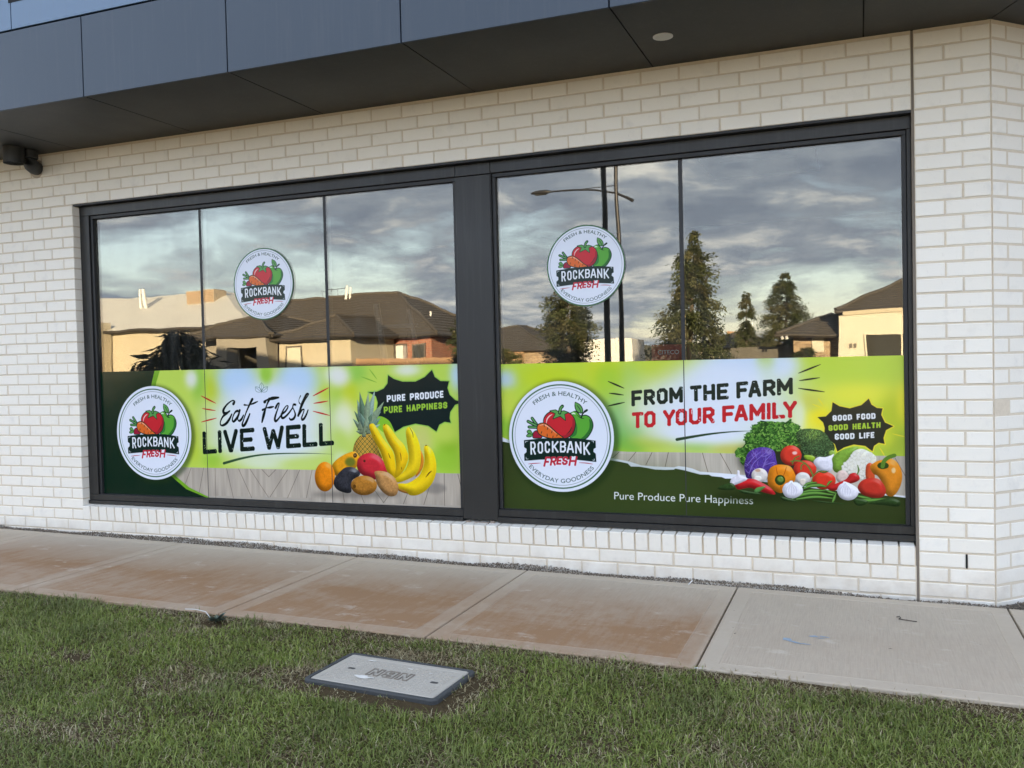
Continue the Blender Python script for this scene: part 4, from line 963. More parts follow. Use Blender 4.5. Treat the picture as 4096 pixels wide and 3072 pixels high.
["X","soft",[[255,235,190],0.7],[6000,662,5999,657,5997,652,5995,648,5991,646,5988,645,5984,646,5981,648,5979,652,5977,656,5977,662,5977,667,5979,672,5982,675,5985,678,5988,679,5992,678,5995,676,5997,672,5999,667]],
["P",[50,72,24],1,[5963,689,5961,683,5957,677,5950,673,5941,670,5931,668,5922,669,5913,672,5906,676,5902,682,5900,688,5902,694,5906,700,5913,705,5922,708,5932,709,5941,708,5950,706,5957,701,5961,696]],
["S",[96,136,44],22.0,0,1,[5929,683,5937,714,5961,737,5994,750]],
["S",[108,128,58],9.2,0,1,[5415,704,5451,709,5490,698,5517,671,5533,640,5542,614,5532,582]],
["S",[108,128,58],7.2,0,1,[5473,656,5476,682,5498,694]],
["S",[100,120,50],7.2,0,1,[5423,690,5437,722,5463,737]],
["S",[100,120,50],6.9,0,1,[5538,617,5577,647,5620,648]],
["B",[224,58,38],1.0,0.03,0.5,1,[5669,594,5666,578,5656,563,5642,551,5623,543,5603,539,5582,541,5564,548,5549,560,5540,574,5537,591,5540,607,5550,622,5565,635,5583,643,5604,646,5624,644,5643,636,5657,625,5666,611]],
["S",[70,90,40],6.9,2,1,[5571,647,5604,640,5631,651]],
["B",[228,218,210],0.7,0.05,0.5,1,[5277,616,5274,603,5267,590,5257,580,5243,574,5228,571,5213,573,5200,579,5189,588,5183,600,5181,614,5183,628,5190,640,5201,650,5215,656,5230,659,5244,657,5258,651,5268,642,5275,630]],
["B",[238,230,218],0.6,0.03,0.5,1,[5204,609,5236,609,5239,586,5212,570,5193,582]],
["X","soft",[[190,140,100],0.7],[5236,645,5235,642,5233,639,5229,637,5224,636,5219,635,5214,635,5209,637,5205,639,5203,641,5202,644,5203,647,5205,650,5209,652,5214,653,5219,654,5225,654,5229,652,5233,650,5235,648]],
["B",[222,216,210],0.7,0.05,0.5,1,[5524,605,5521,594,5515,584,5506,575,5494,570,5481,568,5468,569,5457,574,5447,582,5441,592,5440,603,5442,614,5448,624,5457,632,5469,638,5482,640,5495,638,5507,634,5516,626,5522,616]],
["B",[228,216,200],0.6,0.03,0.5,1,[5466,598,5497,598,5493,566,5477,557,5463,574]],
["B",[222,196,184],0.8,0.06,0.5,1,[5742,619,5740,607,5735,596,5727,587,5717,581,5706,579,5695,581,5685,586,5677,594,5672,605,5671,617,5673,629,5678,640,5686,649,5696,655,5707,657,5718,656,5727,650,5735,642,5740,631]],
["B",[200,36,40],1.0,0.03,0.5,1,[5078,555,5103,582,5143,589,5195,591,5246,568,5286,546,5319,511,5315,499,5274,504,5217,520,5171,536,5131,529,5096,524]],
["B",[196,40,40],1.0,0.03,0.5,1,[5622,553,5679,580,5727,604,5749,634,5776,643,5797,629,5803,606,5781,588,5738,573,5705,555,5662,533,5632,537]],
["S",[100,130,60],9.2,2,1,[5789,632,5798,658,5792,689]],
["B",[226,222,230],0.6,0.05,0.5,1,[5050,566,5062,593,5090,612,5096,642,5109,639,5112,613,5138,604,5155,589,5126,570,5085,553,5061,544]],
["B",[200,54,40],1.0,0.03,0.5,1,[5791,555,5812,595,5855,613,5907,609,5938,570,5945,531,5921,502,5874,498,5817,516]],
["S",[60,96,40],23.8,2,1,[5420,476,5476,503,5553,516,5656,506]],
["S",[112,160,70],12.8,2,1,[5420,478,5476,505,5553,518,5656,508]],
["S",[60,96,40],23.5,2,1,[5487,540,5526,559,5576,563,5614,556]],
["S",[112,160,70],12.1,2,1,[5487,542,5526,560,5576,565,5614,558]],
["S",[60,96,40],15.9,2,1,[5476,516,5526,529,5613,531]],
["S",[112,160,70],8.9,2,1,[5476,518,5526,531,5613,533]],
["S",[60,96,40],17.2,2,1,[5442,474,5553,493,5653,486]],
["S",[112,160,70],9.7,2,1,[5442,476,5553,494,5653,488]],
["S",[60,96,40],17.9,2,1,[5650,463,5659,487,5668,514]],
["S",[112,160,70],9.3,2,1,[5650,465,5659,489,5668,515]],
["S",[60,96,40],22.5,2,1,[5771,480,5848,481,5958,493]],
["S",[112,160,70],12.1,2,1,[5771,482,5848,483,5958,495]],
["S",[60,96,40],16.4,2,1,[5785,506,5822,499,5864,492]],
["S",[112,160,70],9.3,2,1,[5785,508,5822,500,5864,493]],
["S",[60,96,40],14.5,2,1,[5485,554,5515,573,5562,580]],
["S",[112,160,70],7.8,2,1,[5485,556,5515,574,5562,582]],
["S",[60,96,40],14.5,2,1,[5608,538,5640,524,5673,517]],
["S",[112,160,70],7.8,2,1,[5608,540,5640,526,5673,518]],
["S",[60,96,40],13.2,2,1,[5619,561,5633,582,5649,591]],
["S",[112,160,70],7.1,2,1,[5619,563,5633,583,5649,593]],
["B",[46,70,32],1.0,0.12,0.5,1,[4973,525,5003,549,5062,562,5084,528,5031,517]],
["B",[46,70,32],1.0,0.12,0.5,1,[5102,522,5171,513,5240,500,5194,494,5125,502]],
["B",[46,70,32],1.0,0.12,0.5,1,[5353,489,5442,468,5497,470,5414,459,5364,466]],
["B",[46,70,32],1.0,0.12,0.5,1,[5769,491,5848,477,5816,450,5779,454]],
["B",[46,70,32],1.0,0.12,0.5,1,[5531,472,5661,462,5768,457,5607,457]],
["B",[46,70,32],1.0,0.12,0.5,1,[5848,465,5958,498,6020,483,6009,452,5926,457]],
["B",[90,140,70],0.8,0.05,0.5,1,[5194,513,5212,538,5263,547,5240,524,5211,505]],
["B",[236,233,240],0.65,0.04,0.5,1,[5362,527,5376,563,5402,578,5408,586,5423,586,5427,578,5452,574,5478,548,5480,516,5453,491,5420,479,5381,489]],
["B",[236,233,240],0.65,0.04,0.5,1,[5676,531,5688,566,5708,581,5714,590,5730,587,5759,574,5792,548,5793,515,5769,487,5731,478,5694,493]],
["S",[196,190,206],2.4,2,1,[5416,576,5385,531,5394,490]],
["S",[196,190,206],2.4,2,1,[5416,576,5400,531,5404,491]],
["S",[196,190,206],2.4,2,1,[5416,576,5415,532,5414,491]],
["S",[196,190,206],2.4,2,1,[5416,576,5430,532,5425,491]],
["S",[196,190,206],2.4,2,1,[5416,576,5445,533,5435,492]],
["S",[196,190,206],2.3,2,1,[5722,581,5692,537,5701,498]],
["S",[196,190,206],2.3,2,1,[5722,581,5707,538,5711,498]],
["S",[196,190,206],2.3,2,1,[5722,581,5721,538,5721,498]],
["S",[196,190,206],2.3,2,1,[5722,581,5736,539,5730,499]],
["S",[196,190,206],2.3,2,1,[5722,581,5750,539,5740,499]]]
ART_LOGO = [["S",[20,42,34],33,0,1,[211,419,304,446,389,368,482,378,559,341,605,251,603,162,553,59,474,-27,364,-41,208,-27,164,159,211,419]],
["P",[92,170,56],1,[211,419,304,446,389,368,482,378,559,341,605,251,603,162,553,59,474,-27,364,-41,208,-27,164,159]],
["P",[52,124,52],1,[285,249,323,189,304,41,208,-27,364,-41,318,-41,200,-27,241,70]],
["P",[48,112,46],1,[551,324,605,251,603,162,553,59,474,-27,381,-41,460,27,540,132,556,235]],
["S",[230,245,220],27,2,1,[216,405,258,419,296,405]],
["S",[20,42,34],27,0,1,[301,611,378,568,422,500,419,435,359,438,312,484,296,546,301,611]],
["P",[96,160,80],1,[301,611,378,568,422,500,419,435,359,438,312,484,296,546]],
["S",[20,42,34],9,0,1,[332,559,375,500,405,427]],
["S",[20,42,34],24,0,1,[403,338,422,397,468,449]],
["S",[20,42,34],39,0,1,[468,449,512,476]],
["S",[20,42,34],14,2,1,[326,389,397,338,458,324]],
["S",[20,42,34],33,0,1,[-310,232,-301,322,-241,405,-145,449,-3,449,110,446,216,389,271,300,279,205,249,100,195,27,99,-22,-30,-5,-216,157,-310,232]],
["P",[205,40,50],1,[-310,232,-301,322,-241,405,-145,449,-3,449,110,446,216,389,271,300,279,205,249,100,195,27,99,-22,-30,-5,-216,157]],
["P",[160,36,48],1,[247,324,274,235,255,108,186,24,99,-16,3,11,132,41,219,159]],
["S",[242,210,208],22,2,1,[-266,241,-244,319,-192,376,-145,400]],
["S",[20,42,34],12,2,1,[219,176,186,108,115,38]],
["S",[20,42,34],24,0,0,[-184,462,-79,478,-19,443,77,462,153,432,85,405,101,297,8,373,-129,324,-79,416,-184,462]],
["P",[92,160,80],0,[-184,462,-79,478,-19,443,77,462,153,432,85,405,101,297,8,373,-129,324,-79,416]],
["S",[20,42,34],60,0,1,[-3,427,14,503,52,549]],
["S",[96,160,84],30,0,1,[-3,430,14,503,47,543]],
["S",[20,42,34],27,0,1,[-526,5,-510,68,-452,97,-381,51,-364,-16,-447,-27,-518,-24,-526,5]],
["P",[160,30,56],1,[-526,5,-510,68,-452,97,-381,51,-364,-16,-447,-27,-518,-24]],
["S",[20,42,34],21,0,1,[-534,43,-589,114,-638,86,-605,49,-534,43]],
["P",[96,160,84],1,[-534,43,-589,114,-638,86,-605,49]],
["S",[20,42,34],22,0,1,[-534,19,-605,43,-652,3,-592,-8,-534,19]],
["P",[96,160,84],1,[-534,19,-605,43,-652,3,-592,-8]],
["S",[20,42,34],59,0,0,[-441,200,-537,330]],
["S",[96,160,90],28,0,0,[-441,200,-537,330]],
["S",[20,42,34],59,0,0,[-460,197,-619,273]],
["S",[96,160,90],28,0,0,[-460,197,-619,273]],
["S",[20,42,34],57,0,0,[-449,165,-603,170]],
["S",[96,160,90],27,0,0,[-449,165,-603,170]],
["S",[20,42,34],33,0,1,[-438,157,-408,216,-310,235,-216,186,-60,54,49,-32,-93,-35,-252,-16,-381,32,-427,89,-438,157]],
["P",[228,108,42],1,[-438,157,-408,216,-310,235,-216,186,-60,54,49,-32,-93,-35,-252,-16,-381,32,-427,89]],
["S",[246,180,150],18,2,1,[-400,195,-312,214,-216,165,-74,51]],
["S",[20,42,34],12,2,0,[-310,224,-301,173]],
["S",[20,42,34],12,2,0,[-233,173,-249,119]],
["S",[20,42,34],12,2,0,[-151,111,-170,59]],
["S",[20,42,34],12,2,0,[-52,38,-74,3]],
["S",[20,42,34],12,2,0,[-353,97,-370,43]],
["S",[20,42,34],13,2,0,[-252,51,-252,-11]],
["S",[20,42,34],12,2,0,[-137,16,-148,-30]],
["P",[18,40,34],0,[-707,-73,-381,-38,-14,-22,318,-27,660,-68,663,-192,622,-214,614,-265,658,-300,666,-446,310,-416,-22,-408,-392,-424,-707,-451,-710,-330,-663,-292,-660,-230,-707,-200]],
["S",[225,230,235],11,2,0,[-679,-122,-677,-100,-622,-89]],
["S",[225,230,235],11,2,0,[581,-73,619,-78,619,-111]],
["S",[225,230,235],11,2,0,[-674,-378,-668,-414,-622,-416]],
["S",[225,230,235],11,2,0,[586,-411,627,-416,627,-384]],
["T",[238,240,246],32,0,0,[["R",-586,-338,-479,-335,-586,-97],
["O",-444,-314,-337,-314,-444,-95],
["C",-307,-300,-203,-300,-307,-86],
["K",-170,-292,-41,-292,-167,-81],
["B",-16,-289,101,-286,-11,-81],
["A",112,-295,252,-292,118,-81],
["N",274,-305,397,-303,274,-86],
["K",430,-327,556,-324,425,-97]]],
["T",[238,240,248],78,0,0,[["F",-345,-551,-241,-549,-296,-368],
["R",-219,-530,-104,-527,-181,-365],
["E",-96,-511,3,-511,-63,-359],
["S",11,-514,118,-511,44,-359],
["H",137,-527,282,-524,175,-351]]],
["T",[196,44,62],35,0,0,[["F",-345,-551,-241,-549,-296,-368],
["R",-219,-530,-104,-527,-181,-365],
["E",-96,-511,3,-511,-63,-359],
["S",11,-514,118,-511,44,-359],
["H",137,-527,282,-524,175,-351]]],
["S",[176,46,64],14,2,1,[-633,-508,-523,-495,-389,-486]],
["S",[176,46,64],14,2,1,[345,-465,479,-470,600,-486]]]
# ---------------------------------------------------------------- flat print: a small polygon rasteriser
def catmull(p, closed, n=5):
    p = np.asarray(p, float)
    if len(p) < 3: return p
    q = np.vstack([p[-1], p, p[0], p[1]]) if closed else np.vstack([2*p[0]-p[1], p, 2*p[-1]-p[-2]])
    out = []
    for i in range(1, len(q)-2):
        a, b, c, d = q[i-1], q[i], q[i+1], q[i+2]
        for t in np.arange(n)/n:
            out.append(.5*((2*b)+(c-a)*t+(2*a-5*b+4*c-d)*t*t+(3*b-a-3*c+d)*t**3))
    if not closed: out.append(p[-1])
    return np.array(out)

def disc(c, r, n=10):
    t = np.linspace(0, 2*math.pi, n, endpoint=False)
    return np.stack([c[0]+r*np.cos(t), c[1]+r*np.sin(t)], 1)

def box_blur(m, r):
    r = int(max(1, r))
    for ax in (0, 1):
        pad = [(r+1, r) if a == ax else (0, 0) for a in (0, 1)]
        c = np.cumsum(np.pad(m, pad, mode='edge'), ax)
        m = (np.take(c, range(2*r+1, c.shape[ax]), ax)-np.take(c, range(0, c.shape[ax]-2*r-1), ax))/(2*r+1)
    return m

def value_noise(h, w, cell, rng):
    cy, cx = (cell, cell) if np.isscalar(cell) else cell
    g = rng.random((int(h/cy)+3, int(w/cx)+3))
    y = np.arange(h)/cy; x = np.arange(w)/cx
    yi, xi = y.astype(int), x.astype(int)
    fy, fx = (y-yi)[:, None], (x-xi)[None]
    fy = fy*fy*(3-2*fy); fx = fx*fx*(3-2*fx)
    a = g[yi][:, xi]; b = g[yi][:, xi+1]; c = g[yi+1][:, xi]; d = g[yi+1][:, xi+1]
    return (a*(1-fx)+b*fx)*(1-fy)+(c*(1-fx)+d*fx)*fy

def stroke_polys(p, w, taper, smooth):
    p = np.asarray(p, float).reshape(-1, 2)
    if smooth and len(p) > 2: p = catmull(p, False, 7)
    n = len(p); t = np.linspace(0, 1, n)
    if taper == 2:
        if n < 9: p = np.array([p[0]+(p[-1]-p[0])*u for u in np.linspace(0, 1, 9)]) if n < 3 else catmull(p, False, 5); n = len(p); t = np.linspace(0, 1, n)
        hw = .5*w*(.18+.82*np.sin(np.pi*np.clip(t*.9+.06, 0, 1)))
    elif taper == 3: hw = .5*w*(.80+.32*np.cos(2*np.pi*t*1.3+.4))
    elif taper == 4: hw = .5*w*(1-t*.97)
    else: hw = np.full(n, .5*w)
    out = []
    for i in range(n-1):
        d = p[i+1]-p[i]; l = np.hypot(*d)
        if l < 1e-6: continue
        nn = np.array([-d[1], d[0]])/l
        out.append(np.array([p[i]+nn*hw[i], p[i]-nn*hw[i], p[i+1]-nn*hw[i+1], p[i+1]+nn*hw[i+1]]))
        out.append(disc(p[i], hw[i], 8))
    out.append(disc(p[-1], hw[-1], 8))
    return out

_c, _d = .30, .17
GLYPH = {
 'O': [[(_c,0),(1-_c,0),(1,_d),(1,1-_d),(1-_c,1),(_c,1),(0,1-_d),(0,_d),(_c,0)]],
 'G': [[(1,.78),(1,1-_d),(1-_c,1),(_c,1),(0,1-_d),(0,_d),(_c,0),(1-_c,0),(1,_d),(1,.47),(.58,.47)]],
 'C': [[(1,.74),(1,1-_d),(1-_c,1),(_c,1),(0,1-_d),(0,_d),(_c,0),(1-_c,0),(1,_d),(1,.26)]],
 'S': [[(1,.78),(1,1-_d),(1-_c,1),(_c,1),(0,1-_d),(0,.64),(_c,.53),(1-_c,.47),(1,.36),(1,_d),(1-_c,0),(_c,0),(0,_d),(0,.22)]],
 'D': [[(0,0),(0,1),(1-_c,1),(1,1-_d),(1,_d),(1-_c,0),(0,0)]],
 'P': [[(0,0),(0,1),(1-_c,1),(1,1-_d),(1,.58),(1-_c,.42),(0,.42)]],
 'R': [[(0,0),(0,1),(1-_c,1),(1,1-_d),(1,.60),(1-_c,.44),(0,.44)],[(.5,.44),(1,0)]],
 'B': [[(0,0),(0,1),(1-_c,1),(1,1-_d),(1,.66),(1-_c,.52),(0,.52)],[(1-_c,.52),(1,.40),(1,_d),(1-_c,0),(0,0)]],
 'U': [[(0,1),(0,_d),(_c,0),(1-_c,0),(1,_d),(1,1)]],
 'E': [[(1,1),(0,1),(0,0),(1,0)],[(0,.5),(.82,.5)]],
 'F': [[(1,1),(0,1),(0,0)],[(0,.48),(.82,.48)]],
 'H': [[(0,0),(0,1)],[(1,0),(1,1)],[(0,.5),(1,.5)]],
 'I': [[(.5,0),(.5,1)]],
 'L': [[(0,1),(0,0),(1,0)]],
 'T': [[(0,1),(1,1)],[(.5,1),(.5,0)]],
 'A': [[(0,0),(.42,1),(.58,1),(1,0)],[(.2,.3),(.8,.3)]],
 'K': [[(0,0),(0,1)],[(1,1),(.12,.46)],[(.3,.56),(1,0)]],
 'M': [[(0,0),(0,1),(.5,.3),(1,1),(1,0)]],
 'N': [[(0,0),(0,1),(1,0),(1,1)]],
 'V': [[(0,1),(.46,0),(.54,0),(1,1)]],
 'W': [[(0,1),(.24,0),(.5,.85),(.76,0),(1,1)]],
 'Y': [[(0,1),(.5,.45),(1,1)],[(.5,.5),(.5,0)]],
}

class Canvas:
    """Colour plane in sRGB values; row 0 is the bottom; coordinates in millimetres (or any unit) scaled by k."""
    def __init__(s, x0, y0, x1, y1, k, col=(1, 1, 1), seed=1):
        s.x0, s.y0, s.k = x0, y0, k
        s.w, s.h = int((x1-x0)*k), int((y1-y0)*k)
        s.a = np.empty((s.h, s.w, 3)); s.a[:] = col
        s.rng = np.random.default_rng(seed)
    def tp(s, pts): return (np.asarray(pts, float).reshape(-1, 2)-(s.x0, s.y0))*s.k
    def cover(s, polys, pad=0):
        SS = 4
        allp = np.vstack(polys)
        X0 = max(0, int(allp[:, 0].min())-1-pad); X1 = min(s.w, int(allp[:, 0].max())+2+pad)
        Y0 = max(0, int(allp[:, 1].min())-1-pad); Y1 = min(s.h, int(allp[:, 1].max())+2+pad)
        if X1 <= X0 or Y1 <= Y0: return None
        h, w = Y1-Y0, X1-X0
        acc = np.zeros((h*SS, w+2))
        for p in polys:
            x, y = p[:, 0], p[:, 1]
            ar = np.dot(x, np.roll(y, -1))-np.dot(y, np.roll(x, -1))
            if ar < 0: p = p[::-1]
            q = np.roll(p, -1, 0)
            for (ax, ay), (bx, by) in zip(p, q):
                ay2, by2 = (ay-Y0)*SS, (by-Y0)*SS
                if ay2 == by2: continue
                sg = 1.0
                if ay2 > by2: ax, ay2, bx, by2, sg = bx, by2, ax, ay2, -1.0
                r0 = max(0, math.ceil(ay2-.5)); r1 = min(h*SS, math.ceil(by2-.5))
                if r1 <= r0: continue
                r = np.arange(r0, r1)
                xx = np.clip(ax+(bx-ax)*((r+.5-ay2)/(by2-ay2))-X0, 0, w)
                f = xx.astype(int); fr = xx-f
                acc[r, f] += sg*(1-fr); acc[r, f+1] += sg*fr
        m = np.clip(np.abs(np.cumsum(acc, 1)[:, :w]), 0, 1).reshape(h, SS, w).mean(1)
        return m, X0, Y0
    def put(s, cv, col, alpha=1.0):
        if cv is None: return
        m, X, Y = cv
        v = s.a[Y:Y+m.shape[0], X:X+m.shape[1]]
        v += (np.asarray(col, float)/(255.0 if np.ndim(col) == 1 else 1.0)-v)*(m*alpha)[..., None]
    def poly(s, col, pts, sm=0):
        p = s.tp(pts); s.put(s.cover([catmull(p, True) if sm else p]), col)
    def stroke(s, col, w, pts, taper=0, sm=0): s.put(s.cover(stroke_polys(s.tp(pts), w*s.k, taper, sm)), col)
    def blob(s, col, k, noise, hl, sm, pts):
        p = s.tp(pts); cv = s.cover([catmull(p, True) if sm else p], 2)
        if cv is None: return
        m, X, Y = cv
        r = max(2, .16*math.sqrt(m.sum()+1))
        b = box_blur(box_blur(np.pad(m, int(r)*2), r), r*.7); R = int(r)*2
        b = b[R:R+m.shape[0], R:R+m.shape[1]]
        gy, gx = np.gradient(b); g = 2.6*r*k
        lam = (-gx*-.35*-1*g + -gy*g*.62+.72)/np.sqrt(1+(gx*g)**2+(gy*g)**2)
        lam = np.clip(lam, -.2, 1)
        sh = .64+.50*lam
        if noise: sh = sh*(1+noise*(value_noise(*m.shape, 3, s.rng)+value_noise(*m.shape, 8, s.rng)-1)*1.3)
        c = np.asarray(col, float)/255
        out = c*np.clip(sh, .15, 1.12)[..., None]
        spec = np.clip((lam-.88)/.12, 0, 1)**2*hl*.45
        out = out+(1-out)*spec[..., None]
        s.put(cv, np.clip(out, 0, 1))
    def glow(s, col, a, cx, cy, rx, ry):
        q = 8
        X = (np.arange(0, s.w, q)/s.k+s.x0-cx)/rx; Y = (np.arange(0, s.h, q)/s.k+s.y0-cy)/ry
        m = np.exp(-((X[None]**2+Y[:, None]**2)**1.4)*.75)*a
        v = s.small; v += (np.asarray(col, float)/255-v)*m[..., None]
    def backdrop(s, ops):
        q = 8; s.small = np.empty((len(range(0, s.h, q)), len(range(0, s.w, q)), 3)); s.small[:] = (.74, .86, .34)
        for o in ops: s.glow(*o[1:])
        y = np.arange(s.h)/q; x = np.arange(s.w)/q
        yi = np.minimum(y.astype(int), s.small.shape[0]-2); xi = np.minimum(x.astype(int), s.small.shape[1]-2)
        fy = (y-yi)[:, None, None]; fx = (x-xi)[None, :, None]; S = s.small
        s.a[:] = (S[yi][:, xi]*(1-fx)+S[yi][:, xi+1]*fx)*(1-fy)+(S[yi+1][:, xi]*(1-fx)+S[yi+1][:, xi+1]*fx)*fy
    def letters(s, col, sw, rough, slant, items):
        for ch, *v in items:
            bl, br, tl = (s.tp(v[i:i+2])[0] for i in (0, 2, 4))
            ex, ey = br-bl, tl-bl; W, H = np.hypot(*ex), np.hypot(*ey); hw = sw*s.k/2
            ix, iy = min(hw/W, .5), hw/H
            M = lambda u, v_: bl+ex*(ix+u*(1-2*ix))+ey*(iy+v_*(1-2*iy))
            polys = []
            for st in GLYPH[ch]:
                P = [M(*q) for q in st]
                for i in range(len(P)-1):
                    d = P[i+1]-P[i]; l = np.hypot(*d); d = d/l; n = np.array([-d[1], d[0]])
                    a, b = P[i]-d*hw*.55, P[i+1]+d*hw*.55
                    polys.append(np.array([a+n*hw, a-n*hw, b-n*hw, b+n*hw]))
                for q in P: polys.append(disc(q, hw*1.12, 8))
            cv = s.cover(polys)
            if cv is None: continue
            m, X, Y = cv
            clip = s.cover([np.array([bl, br, br+ey, tl])], 1)
            cm = np.zeros_like(m)
            cmm, cX, cY = clip
            y0, y1 = max(Y, cY), min(Y+m.shape[0], cY+cmm.shape[0]); x0, x1 = max(X, cX), min(X+m.shape[1], cX+cmm.shape[1])
            cm[y0-Y:y1-Y, x0-X:x1-X] = cmm[y0-cY:y1-cY, x0-cX:x1-cX]
            if rough:
                nz = value_noise(*m.shape, 4.5, s.rng)*.6+value_noise(*m.shape, 14, s.rng)*.4
                cm = cm*(1-.85*np.clip((nz-.80)*20, 0, 1))
            s.put((m*cm, X, Y), col)
    def text(s, col, body, fn):
        tris = text_triangles(body)                       # in cap heights, from the built-in font
        if tris is None: return
        P = [s.tp(fn(t)) for t in tris]
        s.put(s.cover(P), col)
    def inside(s, pts, n, margin=0):
        cv = s.cover([s.tp(pts)])
        m, X, Y = cv
        ys, xs = np.nonzero(m > .9)
        i = s.rng.integers(0, len(ys), n)
        return np.stack([xs[i]+X, ys[i]+Y], 1).astype(float), cv
    def special(s, kind, args, pts):
        R = s.rng
        if kind == 'soft':
            cv = s.cover([s.tp(pts)], 24)
            if cv is None: return
            m, X, Y = cv; r = max(1, .1*math.sqrt(m.sum()+1))
            s.put((box_blur(box_blur(m, r), r), X, Y), args[0], args[1])
        elif kind == 'grain':
            cv = s.cover([s.tp(pts)]); m, X, Y = cv
            nz = value_noise(*m.shape, (70, 3), R)*.5+value_noise(*m.shape, (120, 16), R)*.9-.7
            v = s.a[Y:Y+m.shape[0], X:X+m.shape[1]]; v *= (1+.13*nz*m)[..., None]
        elif kind == 'lettuce':
            P, cv = s.inside(pts, 620); s.put(cv, (40, 74, 30))
            for i, p in enumerate(P):
                up = (p[1]-cv[2])/cv[0].shape[0]
                r = R.uniform(3, 8)*s.k/.6; a = R.uniform(0, 6.3)
                t = a+np.linspace(0, R.uniform(2, 4), 7)
                q = np.stack([p[0]+r*np.cos(t)*(1+.3*np.sin(3*t)), p[1]+r*.7*np.sin(t)], 1)
                c = [(48, 88, 34), (70, 120, 44), (98, 150, 56), (130, 176, 74), (34, 64, 26)][min(4, int(R.random()*(3.2+1.2*up)))]
                s.put(s.cover(stroke_polys(q, R.uniform(2.2, 5)*s.k/.6, 2, 0)), c)
        elif kind == 'cabbage':
            P, cv = s.inside(pts, 150); m, X, Y = cv; h, w = m.shape
            for i, p in enumerate(P):
                a = math.atan2(p[1]-Y-h*.15, p[0]-X-w*.5)+R.normal(0, .35); l = R.uniform(8, 26)*s.k/.6; cu = R.normal(0, .5)
                q = np.array([p+np.array((math.cos(a+cu*t), math.sin(a+cu*t)))*l*t for t in np.linspace(0, 1, 6)])
                c = [(62, 36, 104), (118, 92, 178), (150, 132, 204), (96, 44, 120), (78, 60, 150)][int(R.integers(0, 5))]
                st = s.cover(stroke_polys(q, R.uniform(1.2, 4.2)*s.k/.6, 2, 0))
                if st is None: continue
                full = np.zeros((h, w)); sm, sx, sy = st
                y0, y1, x0, x1 = max(sy, Y), min(sy+sm.shape[0], Y+h), max(sx, X), min(sx+sm.shape[1], X+w)
                if y1 <= y0 or x1 <= x0: continue
                full[y0-Y:y1-Y, x0-X:x1-X] = sm[y0-sy:y1-sy, x0-sx:x1-sx]
                s.put((full*m, X, Y), c, .55)
        elif kind == 'broccoli':
            s.blob((66, 88, 50), 1.0, .2, 0, 1, pts)
            P, cv = s.inside(pts, 900)
            for p in P:
                u = (p[1]-cv[2])/cv[0].shape[0]; w = (p[0]-cv[1])/cv[0].shape[1]
                yel = math.exp(-((w-.42)**2+(u-.8)**2)*16)
                c = np.array((70, 98, 58))*R.uniform(.55, 1.35)+np.array((85, 90, 20))*yel*R.uniform(.3, 1.1)
                s.put(s.cover([disc(p, R.uniform(1.2, 2.6)*s.k/.6, 6)]), np.clip(c, 0, 255))
        elif kind == 'cauli':
            s.blob((236, 232, 214), .7, .05, 0, 1, pts)
            P, cv = s.inside(pts, 150)
            for p in P:
                r = R.uniform(3, 7)*s.k/.6
                s.put(s.cover([disc(p-(0, r*.25), r, 8)]), (206, 198, 176), .5); s.put(s.cover([disc(p, r*.85, 8)]), (243, 240, 228), .8)
        elif kind == 'pine':
            cv = s.cover([s.tp(pts)]); m, X, Y = cv; h, w = m.shape
            yy, xx = np.mgrid[0:h, 0:w]
            nx, ny = 6.2, 5.6
            u = (xx/w-.5)*nx; v = yy/h*ny
            u = u*(1+.25*(np.abs(xx/w-.5)*2)**2)
            a, b = (u+v), (u-v)
            fa, fb = a-np.round(a), b-np.round(b)
            e = np.maximum(np.abs(fa), np.abs(fb))
            ln = np.clip((e-.36)*9, 0, 1)
            ctr = np.exp(-(fa**2+fb**2)*22)
            col = np.empty((h, w, 3)); col[:] = np.array((206, 158, 62))/255
            col += (np.array((120, 84, 36))/255-col)*(ctr*.7)[..., None]
            col += (np.array((46, 66, 36))/255-col)*ln[..., None]
            col *= (.65+.5*np.clip(1-((xx/w-.42)*1.7)**2, 0, 1))[..., None]
            s.put(cv, col, .95)
    def run(s, ops):
        G = [o for o in ops if o[0] == 'G']
        if G: s.backdrop(G)
        for o in ops:
            k = o[0]
            if k == 'P': s.poly(o[1], o[3], o[2])
            elif k == 'S': s.stroke(o[1], o[2], o[5], o[3], o[4])
            elif k == 'B': s.blob(*o[1:])
            elif k == 'T': s.letters(*o[1:])
            elif k == 'X': s.special(o[1], o[2], o[3])
            elif k == 'F':
                x0, y0, x1, y1, x2, y2 = o[3:]
                def fn(t, bl=np.array((x0, y0), float), e=np.array((x1-x0, y1-y0), float), f=np.array((x2-x0, y2-y0), float)):
                    return bl+np.outer(t[:, 0]/text_width(o[2]), e)+np.outer(t[:, 1], f)
                s.text(o[1], o[2], fn)
    def logo(s, cx, cy, rx, ry, upper):
        """The round emblem; on the sticker copies the green ring is the outer edge."""
        C = lambda f: np.array([(cx+f*rx*math.cos(t), cy+f*ry*math.sin(t)) for t in np.linspace(0, 2*math.pi, 90, endpoint=False)])
        if not upper:
            cv = s.cover([s.tp(C(1.06)+(14, -14))], 40); m, X, Y = cv
            s.put((box_blur(box_blur(m, 9), 9), X, Y), (30, 50, 20), .55)
        W, Gc = (232, 236, 247), (58, 98, 62)
        for f, c in ([(1, W), (.945, Gc), (.922, W), (.884, (60, 80, 76)), (.879, W)] if not upper else [(1, Gc), (.968, W), (.925, (60, 80, 76)), (.919, W)]):
            s.poly(c, C(f).ravel())
        g = 1.07 if upper else 1.0
